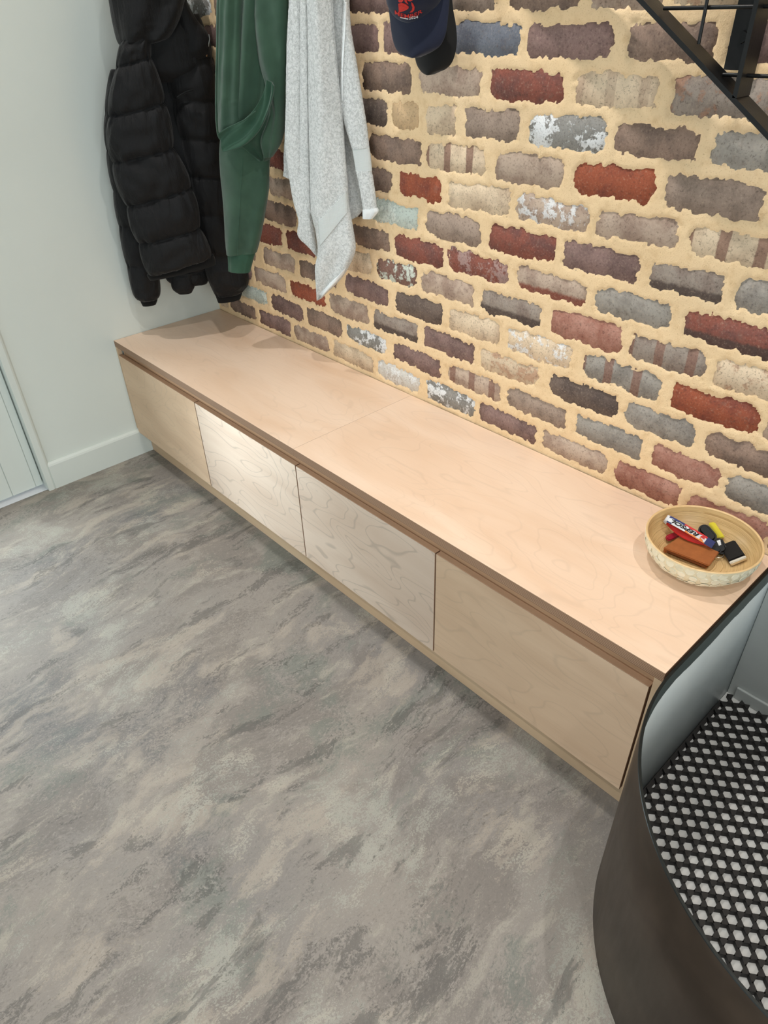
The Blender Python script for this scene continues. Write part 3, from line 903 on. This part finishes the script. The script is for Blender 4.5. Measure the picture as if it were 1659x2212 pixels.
wd = N.a('TexWave', {'Vector': co, 'Scale': 95, 'Distortion': 0.4, 'Detail': 1}, wave_type='BANDS', bands_direction='X').outputs[1]
h = N.math('MULTIPLY', wx, wd)
N.P(Base_Color=N.mix(N.math('MULTIPLY', h, 0.5), srgb(204, 208, 206), srgb(226, 228, 226)), Roughness=0.85, Specular_IOR_Level=0.2)
N.bump(h, 0.5, 0.0015)
M_WOVEN = N.m
M_HEM = m_fabric('towel_hem', (222, 226, 226), (234, 236, 236), 0.85, 0.1, 600, 0.3)
TP = (Vector((0.80, -0.075, 1.0)), Vector((0.22, -0.975, 0)).normalized())
tw = thing('towel', (0.80, -0.07, 0.78), 'pale grey terry towel hanging in long folds on the bricks', 'towel')
def terry(name, rows, rd, off, N=120, NTH=40, seed=0, mat=None, **k):
    rough = lambda x, t, s: 0.0016 * noise.noise(Vector((x * 14 + seed, t * 26, s * 9))) + 0.0010 * noise.noise(Vector((x * 33 + seed, t * 60, s * 20)))
    f0 = k.pop('fold', None)
    fold = (lambda x, t, s: rough(x, t, s) + f0(x, t, s)) if f0 else rough
    return cloth(name, tw, mat or M_TERRY, rows, TP, rd, off=off, N=N, NTH=NTH, fold=fold, power=0.8, seed=seed, **k)
terry('fold', [((640, -170), (690, -170), .5), ((629, -70), (655, -70)), ((628, 0), (654, 0)), ((623, 92), (654, 92)), ((620, 229), (653, 229)), ((618, 300), (653, 300)), ((622, 345), (654, 345)), ((629, 392), (658, 395)), ((637, 438), (670, 442)), ((647, 474), (678, 482)), ((645, 508), (683, 524), .8), ((668, 530), (688, 556), .4)], 0.018, 0.010, seed=1)
terry('fold', [((616, 285), (630, 285), .6), ((614, 330), (630, 330)), ((614, 362), (630, 366)), ((612, 379), (629, 388), .7)], 0.008, -0.006, N=40, NTH=24, seed=2)
terry('fold', [((655, -170), (685, -170), .5), ((650, -70), (670, -70)), ((650, 0), (670, 0)), ((650, 150), (671, 150)), ((649, 300), (672, 300)), ((650, 390), (674, 390)), ((651, 442), (676, 445)), ((661, 453), (677, 465), .5)], 0.011, 0.014, seed=3)
terry('fold', [((668, -170), (705, -170), .5), ((666, -70), (714, -70)), ((667, 0), (715, 0)), ((668, 100), (722, 100)), ((668, 250), (737, 250)), ((669, 340), (744, 340)), ((670, 400), (749, 396)), ((672, 457), (752, 440)), ((682, 500), (760, 490)), ((687, 541), (766, 540)), ((682, 577), (752, 577), .9), ((684, 613), (733, 606), .7), ((687, 636), (708, 630), .5), ((688, 648), (694, 645), .3)],
      0.024, 0.036, N=170, NTH=64, seed=4, fold=lambda x, t, s: (0.006 * math.sin(x * 4 + t * 0.35)) if s > 0 else 0)
terry('fold', [((706, -170), (730, -170), .5), ((716, -70), (748, -70)), ((716, 0), (748, 0)), ((721, 60), (745, 60)), ((727, 140), (741, 140)), ((732, 200), (737, 205), .5)], 0.008, 0.004, N=60, NTH=30, seed=5)
terry('flap', [((730, -170), (745, -170), .5), ((744, -70), (748, -70)), ((746, 0), (751, 0)), ((742, 60), (756, 60)), ((738, 140), (770, 140)), ((736, 217), (783, 217)), ((747, 275), (792, 275)), ((762, 322), (797, 320))], 0.011, 0.020, N=120, NTH=36, seed=6)
terry('flap', [((769, 368), (802, 368)), ((775, 392), (806, 392)), ((782, 430), (811, 428)), ((786, 456), (813, 454))], 0.011, 0.020, N=40, NTH=36, seed=7)
cloth('woven_band', tw, M_WOVEN, [((761, 318), (797, 316)), ((765, 340), (800, 338)), ((770, 372), (803, 370))], TP, 0.0100, off=0.020, N=24, NTH=36, power=0.8)
cloth('hem', tw, M_HEM, [((785, 452), (814, 449)), ((785, 462), (816, 458)), ((785, 472), (804, 473), .7)], TP, 0.012, off=0.020, N=14, NTH=40, power=0.8, fold=lambda x, t, s: 0.0012 * math.sin(x * 26))
terry('fold', [((730, 180), (758, 180), .6), ((738, 260), (765, 260)), ((746, 330), (775, 330)), ((750, 400), (785, 400)), ((752, 452), (787, 446)), ((756, 476), (772, 468), .6)], 0.008, -0.010, N=80, NTH=30, seed=8)
tmp = bmesh.new()
deps = bpy.context.evaluated_depsgraph_get()
def bvh_of(objs):
    V, F = [], []
    for o in objs:
        b0 = len(V)
        V += [o.matrix_world @ v.co for v in o.data.vertices]
        F += [[b0 + i for i in p.vertices] for p in o.data.polygons]
    return BVHTree.FromPolygons(V, F)
bpy.context.view_layer.update()
tw_bvh = bvh_of([o for o in tw.children if o.name.startswith(('fold', 'flap'))])
def drape(name, corners, nu, nv, lift, mat, parent, bvh, thick=0.0012):
    """a strip of cloth laid on another cloth: corners a,b (top edge) d,c (bottom edge) in view, dropped onto the surface"""
    a, b, c, d = corners
    bm = bmesh.new()
    g = {}
    for i in range(nu + 1):
        for j in range(nv + 1):
            u, v = i / nu, j / nv
            q = [(a[k] * (1 - u) + b[k] * u) * (1 - v) + (d[k] * (1 - u) + c[k] * u) * v for k in (0, 1)]
            r = ray(*q).normalized()
            loc, nor, idx, dist = bvh.ray_cast(CAM, r)
            if loc is None:
                continue
            g[i, j] = bm.verts.new(loc - r * lift)
    for i in range(nu):
        for j in range(nv):
            k = [(i, j), (i + 1, j), (i + 1, j + 1), (i, j + 1)]
            if all(q in g for q in k):
                P = [g[q].co for q in k]
                if max((P[x] - P[(x + 1) % 4]).length for x in range(4)) < 0.03:
                    f = bm.faces.new([g[q] for q in k]); f.smooth = True
    bmesh.ops.delete(bm, geom=[v for v in bm.verts if not v.link_faces], context='VERTS')
    o = obj(name, bm, mat)
    m = o.modifiers.new('thickness', 'SOLIDIFY'); m.thickness = thick; m.offset = 0
    return adopt(o, parent)
drape('woven_band', [(749, 412), (751, 458), (691, 532), (687, 480)], 26, 26, 0.0012, M_WOVEN, tw, tw_bvh)
drape('hem', [(748, 577), (742, 592), (694, 643), (690, 634)], 6, 22, 0.0016, M_HEM, tw, tw_bvh)
drape('hem', [(746, 4), (750, 4), (741, 150), (737, 150)], 3, 40, 0.0016, M_HEM, tw, tw_bvh)
drape('hem', [(737, 150), (741, 150), (741, 218), (737, 218)], 3, 20, 0.0016, M_HEM, tw, tw_bvh)

# caps ----------------------------------------------------------------
M_NAVY = m_fabric('navy_twill', (23, 28, 46), (28, 34, 54), 0.8, 0.15, 900, 0.3)
M_CAPBLK = m_fabric('black_twill', (20, 20, 20), (26, 25, 24), 0.85, 0.1, 900, 0.3)
CP = (Vector((1.37, -0.115, 1.5)), Vector((0.45, -0.893, 0)).normalized())
def make_cap(name, label, m, off, crown, brim, rd=0.062):
    t = thing(name, CP[0] + Vector((0, 0, -0.06)) + CP[1] * off, label, 'cap', None)
    br = cloth('brim', t, m, brim, CP, 0.0055, off=off - 0.012, N=60, NTH=60, power=0.9, fold=lambda x, tt, s: 0.020 * (1 - x * x) - 0.008)
    cr = cloth('crown', t, m, crown, CP, rd, off=off - 0.012, N=70, NTH=60, power=1.0, back=0.12)
    return t, br, cr
navy, nb_, nc_ = make_cap('baseball_cap', 'navy baseball cap with red emblem, hanging on the bricks before the black cap', M_NAVY, 0.0,
    [((880, -125), (925, -125), .2), ((850, -95), (950, -95), .7), ((838, -55), (962, -55), 1), ((836, -15), (960, -18), .95), ((838, 8), (951, 6), .8), ((844, 23), (939, 21), .6), ((853, 36), (926, 35), .45), ((865, 45), (913, 44), .35), ((877, 50), (901, 49), .25)],
    [((835, -20), (970, -20), 1), ((836, 5), (969, 0)), ((840, 46), (966, 36)), ((845, 82), (961, 72)), ((852, 104), (951, 96)), ((862, 116), (938, 108)), ((874, 122), (922, 117), .9), ((887, 125), (906, 124), .7)])
blackcap, bb_, bc_ = make_cap('baseball_cap', 'plain black baseball cap hanging mostly hidden behind the navy cap', M_CAPBLK, -0.058,
    [((895, -115), (935, -115), .2), ((872, -85), (962, -85), .6), ((868, -40), (972, -40), .8), ((874, 0), (968, 0), .6), ((890, 30), (950, 30), .4), ((915, 45), (930, 45), .2)],
    [((872, -20), (973, -20)), ((876, 20), (977, 20)), ((882, 60), (983, 55)), ((888, 95), (985, 88)), ((894, 124), (982, 114)), ((898, 140), (974, 136)), ((905, 152), (962, 149)), ((912, 159), (947, 156), .9), ((920, 162), (936, 161), .7)], rd=0.030)
bpy.context.view_layer.update()
cap_bvh = bvh_of([nc_, nb_])
M_EMB = m_plain('red_embroidery', srgb(196, 42, 34), 0.7, noise_amt=0.1, scale=300, bump=0.2, bscale=900)
M_EMBW = m_plain('white_embroidery', srgb(225, 225, 225), 0.7, bump=0)
def decal(name, polys, mat, parent, bvh, lift=0.0010, thick=0.0012):
    """polygons given in view, laid as raised stitching on the surface below"""
    bm = bmesh.new()
    for poly in polys:
        vs_ = []
        for q in poly:
            r = ray(*q).normalized()
            loc, nor, i, d = bvh.ray_cast(CAM, r)
            if loc is None:
                vs_ = []; break
            vs_.append(bm.verts.new(loc - r * lift))
        if len(vs_) > 2:
            bm.faces.new(vs_)
    bmesh.ops.triangulate(bm, faces=bm.faces[:])
    o = obj(name, bm, mat)
    m = o.modifiers.new('thickness', 'SOLIDIFY'); m.thickness = thick; m.offset = 0
    return adopt(o, parent)
def text_mesh(body, size=1.0, shear=0.0, bold=0.0):
    cu = bpy.data.curves.new('lettering', 'FONT')
    cu.body = body; cu.size = size; cu.shear = shear; cu.offset = bold
    cu.resolution_u = 3
    o = bpy.data.objects.new('lettering', cu)
    COL.objects.link(o)
    bpy.context.view_layer.update()
    me = bpy.data.meshes.new_from_object(o.evaluated_get(bpy.context.evaluated_depsgraph_get()))
    bpy.data.objects.remove(o)
    return me
def text_decal(name, body, fn, mat, parent, bold=0.0, shear=0.0, thick=0.001):
    """fn maps (s 0..1 along the word, t 0..1 cap height) to a world point"""
    me = text_mesh(body, 1.0, shear, bold)
    xs_ = [v.co.x for v in me.vertices]; ys_ = [v.co.y for v in me.vertices]
    x0, x1, y0, y1 = min(xs_), max(xs_), min(ys_), max(ys_)
    for v in me.vertices:
        p = fn((v.co.x - x0) / (x1 - x0), (v.co.y - y0) / (y1 - y0))
        v.co = p
    o = link(name, me, mat)
    m = o.modifiers.new('thickness', 'SOLIDIFY'); m.thickness = thick; m.offset = 0
    return adopt(o, parent)
def on_cap(u, v, lift=0.0012):
    r = ray(u, v).normalized()
    loc = cap_bvh.ray_cast(CAM, r)[0]
    return (loc if loc is not None else at_y(u, v, -0.15)) - r * lift
K = 180 / 1659
px = lambda L_: [(820 + x * K, y * K) for x, y in L_]
decal('emblem', [px([(372, 75), (440, 58), (520, 84), (578, 132), (572, 172), (500, 212), (410, 240), (358, 250), (384, 222), (462, 194), (518, 162), (508, 132), (446, 116), (376, 112)]),
                 px([(632, 42), (672, 84), (696, 140), (690, 200), (652, 242), (596, 250), (640, 204), (654, 150), (634, 92)]),
                 px([(384, -10), (450, -24), (474, 14), (440, 44), (394, 44), (370, 20)]),
                 px([(552, -30), (640, -36), (660, 0), (610, 28), (560, 16)]),
                 px([(490, -40), (530, -40), (548, 40), (574, 84), (540, 68), (500, 30)])], M_EMB, navy, cap_bvh)
text_decal('lettering', 'MEMBER', lambda s, t: on_cap(820 + K * (305 + 545 * s), K * (232 + 95 * (1 - (2 * s - 1) ** 2) - 28 * s - 74 * t + 45)), M_EMB, navy, bold=0.008)
text_decal('lettering', '2024', lambda s, t: on_cap(820 + K * (585 + 180 * s), K * (388 - 28 * s - 50 * t)), M_EMBW, navy)
decal('lettering_rule', [px([(410, 340), (570, 372), (568, 386), (412, 352)])], M_EMBW, navy, cap_bvh)

# ------------------------------------------------------------------ bowl with pocket things
BC = Vector((2.2853, -0.1510, H))
bowl = thing('bowl', BC, 'spun bamboo bowl with pale shell mosaic outside, on the right end of the bench', 'bowl')
prof_o = [(0.001, 0.0), (0.070, 0.0), (0.078, 0.004), (0.093, 0.014), (0.109, 0.030), (0.1195, 0.050), (0.1238, 0.070), (0.1244, 0.0765)]
prof_r = [(0.1234, 0.0785), (0.1210, 0.0785)]
prof_i = [(0.1195, 0.0765), (0.1185, 0.068), (0.1145, 0.050), (0.1045, 0.032), (0.0890, 0.018), (0.0750, 0.010), (0.050, 0.0075), (0.001, 0.007)]
def revolve(prof, seg=96):
    bm = bmesh.new()
    rings = [[bm.verts.new((r * math.cos(2 * math.pi * k / seg), r * math.sin(2 * math.pi * k / seg), z)) for k in range(seg)] for r, z in prof]
    for A_, B_ in zip(rings[:-1], rings[1:]):
        for k in range(seg):
            f = bm.faces.new((A_[k], A_[(k + 1) % seg], B_[(k + 1) % seg], B_[k])); f.smooth = True
    return bm
N = NT('spun_bamboo')
co = N.coord()
x, y, z = N.xyz(co)[0:3]
rr = N.math('SQRT', N.math('ADD', N.math('MULTIPLY', x, x), N.math('MULTIPLY', y, y)))
arc = N.math('ADD', rr, N.math('MULTIPLY', z, 0.9))
wob = N.noise(co, 14, 3)
ln = N.noise(N.a('CombineXYZ', {0: N.math('MULTIPLY', N.math('ADD', arc, N.math('MULTIPLY', wob, 0.006)), 420.0), 1: N.math('MULTIPLY', wob, 2.0), 2: 0.0}).outputs[0], 1.0, 3, 0.6)
N.P(Base_Color=N.ramp(ln, [(0.3, srgb(160, 122, 74)), (0.48, srgb(214, 180, 126)), (0.75, srgb(228, 198, 148))]), Roughness=0.35)
N.bump(ln, 0.35, 0.0012)
M_BAMBOO = N.m
M_SHELLBASE = m_plain('shell_ground', srgb(228, 216, 184), 0.3, noise_amt=0.05, scale=60, bump=0.1)
N = NT('capiz_shell')
co = N.coord()
rnd = N.a('ObjectInfo').outputs['Random']
n = N.noise(co, 160, 3)
c = N.mix(rnd, srgb(236, 227, 202), srgb(212, 205, 178))
c = N.mix(N.math('MULTIPLY', N.sstep(n, 0.45, 0.7), 0.4), c, srgb(238, 228, 196))
N.P(Base_Color=c, Roughness=0.22)
M_SHELL = N.m
M_BRIM = m_plain('bamboo_rim', srgb(226, 190, 138), 0.35, noise_amt=0.06, scale=80)
obj('shell_wall', revolve(prof_o), M_SHELLBASE, bowl)
obj('bamboo_lining', revolve(prof_i), M_BAMBOO, bowl)
obj('rim', revolve([prof_o[-1]] + prof_r + [prof_i[0]]), M_BRIM, bowl)
bm = bmesh.new()
bmesh.ops.create_cone(bm, cap_ends=True, segments=9, radius1=0.0098, radius2=0.0085, depth=0.0012)
disc = bpy.data.meshes.new('shell_disc')
bm.to_mesh(disc); bm.free()
disc.materials.append(M_SHELL)
rnd_ = random.Random(5)
for row, (z, r) in enumerate(((0.0655, 0.1230), (0.048, 0.1190), (0.031, 0.1096), (0.0165, 0.0958))):
    n = (34, 33, 31, 27)[row]
    for k in range(n):
        a = 2 * math.pi * (k + 0.5 * (row % 2) + rnd_.uniform(-0.18, 0.18)) / n
        zz = z + rnd_.uniform(-0.0015, 0.0015)
        slope = (0.06, 0.30, 0.75, 1.15)[row]
        nrm = Vector((math.cos(a), math.sin(a), -slope)).normalized()
        o = link('shell_disc', disc, M_SHELL, bowl, (r * math.cos(a), r * math.sin(a), zz))
        o.rotation_mode = 'QUATERNION'
        o.rotation_quaternion = Vector((0, 0, 1)).rotation_difference((nrm + Vector((rnd_.uniform(-.05, .05), rnd_.uniform(-.05, .05), rnd_.uniform(-.05, .05)))).normalized())
        sc = rnd_.uniform(0.92, 1.12)
        o.scale = (sc, sc, 1)

bpy.context.view_layer.update()
lin_bvh = bvh_of([o for o in bowl.children if o.name.startswith('bamboo_lining')])
def in_bowl(u, v, lift=0.0):
    r = ray(u, v).normalized()
    loc = lin_bvh.ray_cast(CAM, r)[0]
    if loc is None:
        loc = at_z(u, v, H + 0.05)
    return loc - r * lift
def seat(corners, lift):
    """plane through the lining under the corners, raised by lift"""
    q = [in_bowl(*c) for c in corners]
    n = Vector()
    c0 = sum(q, Vector()) / len(q)
    for i in range(len(q)):
        n += (q[i] - c0).cross(q[(i + 1) % len(q)] - c0)
    n.normalize()
    if n.z < 0: n = -n
    return c0 + n * lift, n
def slab(name, corners, lift, thick, mat, parent, bev=0.0015, on=None):
    P, n = seat(on or corners, lift)
    poly = [hit(u, v, P, n) for u, v in corners]
    bm = prism_bm(poly, n * -thick)
    bmesh.ops.recalc_face_normals(bm, faces=bm.faces[:])
    if bev:
        bmesh.ops.bevel(bm, geom=bm.edges[:], offset=bev, segments=2, affect='EDGES')
    return adopt(obj(name, bm, mat), parent)
def capsule(name, a, b, r, lift, thick, mat, parent, on=None, n=8):
    P, nn = seat(on, lift)
    A_, B_ = hit(*a, P, nn), hit(*b, P, nn)
    d = (B_ - A_).normalized()
    s_ = nn.cross(d)
    poly = [B_ + d * (r * math.cos(t)) + s_ * (r * math.sin(t)) for t in [-math.pi / 2 + math.pi * k / n for k in range(n + 1)]]
    poly += [A_ + d * (r * math.cos(t)) + s_ * (r * math.sin(t)) for t in [math.pi / 2 + math.pi * k / n for k in range(n + 1)]]
    bm = prism_bm(poly, nn * -thick)
    bmesh.ops.recalc_face_normals(bm, faces=bm.faces[:])
    top_ = [e for e in bm.edges if all(abs((v.co - P).dot(nn)) < 1e-5 for v in e.verts)]
    bmesh.ops.bevel(bm, geom=top_, offset=min(thick * 0.45, r * 0.4), segments=3, affect='EDGES')
    return adopt(obj(name, bm, mat, smooth=True, angle=40), parent)
M_LEATHER = m_plain('tan_leather', srgb(166, 98, 50), 0.5, noise_amt=0.08, scale=60, bump=0.25, bscale=900)
WQ = [(1473, 1155), (1433, 1183), (1532, 1222), (1554, 1192)]
wl = thing('wallet', in_bowl(1494, 1190), 'tan brown leather folding wallet lying in the bamboo bowl', 'wallet')
slab('cover', WQ, 0.0190, 0.0042, M_LEATHER, wl, 0.0014)
slab('cover', [(1475, 1160), (1436, 1187), (1527, 1226), (1548, 1199)], 0.0068, 0.0042, M_LEATHER, wl, 0.0014, on=WQ)
slab('inner_leaf', [(1476, 1160), (1438, 1186), (1524, 1222), (1545, 1196)], 0.0146, 0.0076, m_plain('wallet_inner', srgb(120, 66, 34), 0.6), wl, 0.0006, on=WQ)
slab('spine', [(1473, 1156), (1434, 1183), (1441, 1186), (1480, 1159)], 0.0185, 0.0155, M_LEATHER, wl, 0.0022, on=WQ)

M_CARD = m_plain('black_leatherette', srgb(22, 19, 18), 0.5, spec=0.25, noise_amt=0.1, scale=90, bump=0.3, bscale=700)
M_CHROME = m_plain('chrome', srgb(232, 228, 220), 0.32, 1.0, noise_amt=0.02, bump=0)
M_PLASTIC = m_plain('black_plastic', srgb(14, 14, 15), 0.4, spec=0.25, noise_amt=0.05, bump=0.05)
ch = thing('car_key', in_bowl(1585, 1195), 'black rectangular key case with a chrome end, at the right side of the bowl', 'key')
CQ = [(1553, 1178), (1586, 1165), (1612, 1203), (1577, 1218)]
slab('case', [(1553, 1178), (1586, 1165), (1609, 1198), (1574, 1212)], 0.0160, 0.0125, M_CARD, ch, 0.0022, on=CQ)
cc = slab('chrome_end', [(1574.4, 1212.6), (1609.4, 1198.6), (1612, 1204), (1577, 1218)], 0.0148, 0.0105, M_CHROME, ch, 0.0015, on=CQ)
cc['label'] = 'polished chrome end cap'

M_YEL = m_plain('yellow_plastic', srgb(222, 206, 36), 0.3, noise_amt=0.05)
kb = thing('key_bunch', in_bowl(1540, 1165), 'bunch of keys with black fobs, yellow tag and striped strap in the bamboo bowl', 'keys')
FQ = [(1515, 1140), (1505, 1160), (1548, 1175), (1550, 1150)]
f1 = capsule('key_fob', (1522, 1143), (1535, 1158), 0.0135, 0.022, 0.014, M_PLASTIC, kb, FQ)
f2 = capsule('key_fob', (1552, 1172), (1558, 1184), 0.0125, 0.034, 0.013, M_PLASTIC, kb, FQ)
f2['label'] = 'key fob with a white patch'
slab('fob_patch', [(1548, 1168), (1556, 1166), (1558, 1177), (1553, 1179)], 0.0344, 0.0006, m_plain('white_patch', srgb(222, 224, 226), 0.4, bump=0), kb, 0, on=FQ)
YQ = [(1529, 1130), (1543, 1127), (1566, 1161), (1551, 1164)]
yt = slab('plastic_tag', YQ, 0.0125, 0.0080, M_YEL, kb, 0.0022)
yt['label'] = 'yellow plastic tag'
slab('tag_ridge', [(1535, 1133), (1540, 1132), (1561, 1160), (1555, 1161)], 0.0145, 0.0024, M_YEL, kb, 0.0006, on=YQ)
M_RED = m_plain('red_plastic', srgb(156, 28, 48), 0.3, noise_amt=0.04, bump=0)
KQ = [(1436, 1165), (1450, 1172), (1482, 1152), (1470, 1142)]
kn = capsule('pocket_knife', (1446, 1161), (1474, 1149), 0.0072, 0.0150, 0.0050, M_RED, kb, KQ)
kn['label'] = 'red pocket knife'
capsule('knife_blades', (1446.4, 1162), (1474, 1150), 0.0066, 0.0096, 0.0052, M_CHROME, kb, KQ)
c = in_bowl(1552, 1197, 0.016)
ringp = [c + Vector((0.011 * math.cos(a), 0.011 * math.sin(a), 0.002 * math.sin(a))) for a in [2 * math.pi * k / 24 for k in range(24)]]
adopt(obj('split_ring', tube_bm(ringp, 0.0011, 8, closed=True), M_CHROME, smooth=True), kb)
# strap: an upper run from the connector to the fold, then back underneath
P0 = in_bowl(1541, 1178, 0.050); P1 = in_bowl(1444, 1121, 0.030)
along = (P1 - P0); SL = along.length
along.normalize()
view = (CAM - P0).normalized()
face = (view * 0.8 + Vector((0, 0, 1)) * 0.55).normalized()
side = face.cross(along).normalized()                   # points down in the photograph: the top of the letters
if side.dot(RY) < 0: side = -side
nrm = along.cross(side).normalized()
if nrm.dot(view) < 0: nrm = -nrm
WD = 0.0175
def strap_pt(t, w, lift=0.0):
    bulge = 0.004 * math.sin(math.pi * min(max(t, 0), 1))
    return P0 + along * (SL * t) + side * (w * WD) + nrm * (bulge + lift)
def strap_piece(name, t0, t1, w0, w1, lift, mat, n=12, thick=0.0008):
    bm = bmesh.new()
    g = [[bm.verts.new(strap_pt(t0 + (t1 - t0) * i / n, w, lift)) for w in (w0(i / n) if callable(w0) else w0, w1(i / n) if callable(w1) else w1)] for i in range(n + 1)]
    for a_, b_ in zip(g[:-1], g[1:]):
        bm.faces.new((a_[0], a_[1], b_[1], b_[0]))
    o = obj(name, bm, mat)
    m = o.modifiers.new('thickness', 'SOLIDIFY'); m.thickness = thick; m.offset = 0
    return adopt(o, kb)
MW = m_plain('strap_white', srgb(228, 230, 232), 0.6, bump=0.1, bscale=1500)
MR = m_plain('strap_red', srgb(206, 38, 36), 0.6, bump=0.1, bscale=1500)
MO = m_plain('strap_orange', srgb(236, 130, 52), 0.6, bump=0.1, bscale=1500)
MN = m_plain('strap_navy', srgb(34, 44, 104), 0.6, bump=0.1, bscale=1500)
MK = m_plain('strap_black', srgb(18, 18, 20), 0.5, bump=0)
strap_piece('strap', 0.0, 1.0, -0.5, 0.5, 0.0, MW, 24, 0.0014)['label'] = 'white strap with printed word'
strap_piece('strap_stripe', 0.16, 0.68, -0.51, lambda q: -0.28 + 0.05 * math.sin(q * 20), 0.0011, MR, 30)
strap_piece('strap_stripe', 0.66, 1.0, -0.51, lambda q: -0.27 + 0.04 * math.sin(q * 14), 0.0011, MN, 20)
strap_piece('strap_stripe', 0.14, 0.60, lambda q: 0.34 + 0.05 * math.sin(q * 18), 0.51, 0.0011, MO, 30)
strap_piece('strap_stripe', 0.0, 0.17, -0.51, 0.51, 0.0012, MN, 6)
strap_piece('strap_stripe', 0.90, 1.0, 0.33, 0.51, 0.0011, MN, 6)
def strap_text(s, t):
    return strap_pt(0.335 + 0.60 * s, -0.22 + 0.50 * t, 0.0016)
text_decal('lettering', 'REPSOL', strap_text, MK, kb, bold=0.035, shear=0.28, thick=0.0005)
def half_disc(a0, a1, t, w, r, mat):
    bm = bmesh.new()
    vs_ = [bm.verts.new(strap_pt(t + r * math.cos(a0 + (a1 - a0) * k / 14) / SL, w + r * math.sin(a0 + (a1 - a0) * k / 14) / WD, 0.0017)) for k in range(15)]
    bm.faces.new(vs_)
    o = obj('strap_emblem', bm, mat)
    m = o.modifiers.new('thickness', 'SOLIDIFY'); m.thickness = 0.0005; m.offset = 0
    adopt(o, kb)
half_disc(math.pi, 2 * math.pi, 0.25, 0.02, 0.0052, MR)
half_disc(0, math.pi * 0.8, 0.25, 0.06, 0.0052, MO)
# returning underside of the loop, red inside
bm = bmesh.new()
n = 26
g = []
for i in range(n + 1):
    q = i / n
    if q < 0.22:
        a = q / 0.22 * math.pi
        c = strap_pt(1.0, 0, -0.0065) + along * (0.0065 * math.sin(a)) + nrm * (0.0065 * math.cos(a))
    else:
        f = (q - 0.22) / 0.78
        c = strap_pt(1.0 - 0.98 * f, 0, -0.0065) + nrm * (-0.0065 * (1 - f) + 0.004 * f - 0.004 * math.sin(math.pi * f)) + side * (0.011 * math.sin(math.pi * min(1, f * 1.1)))
    tl = side
    g.append([bm.verts.new(c - tl * WD * 0.5), bm.verts.new(c + tl * WD * 0.5)])
for a_, b_ in zip(g[:-1], g[1:]):
    f = bm.faces.new((a_[0], a_[1], b_[1], b_[0])); f.smooth = True
    f.material_index = 1 if len(bm.faces) < 7 else 0
lp = obj('strap_underside', bm, [MR, MW])
m = lp.modifiers.new('thickness', 'SOLIDIFY'); m.thickness = 0.0010; m.offset = 0
lp['label'] = 'red underside of strap loop'
adopt(lp, kb)
cn = capsule('strap_connector', (1536, 1178), (1550, 1187), 0.0085, 0.038, 0.0085, M_PLASTIC, kb, FQ)
P, n_ = seat(FQ, 0.0386)
rv = hit(1537, 1179, P, n_)
bm = bmesh.new()
bmesh.ops.create_cone(bm, cap_ends=True, segments=12, radius1=0.0024, radius2=0.0016, depth=0.0014, matrix=Matrix.Translation(rv) @ Vector((0, 0, 1)).rotation_difference(n_).to_matrix().to_4x4())
adopt(obj('rivet', bm, M_CHROME), kb)
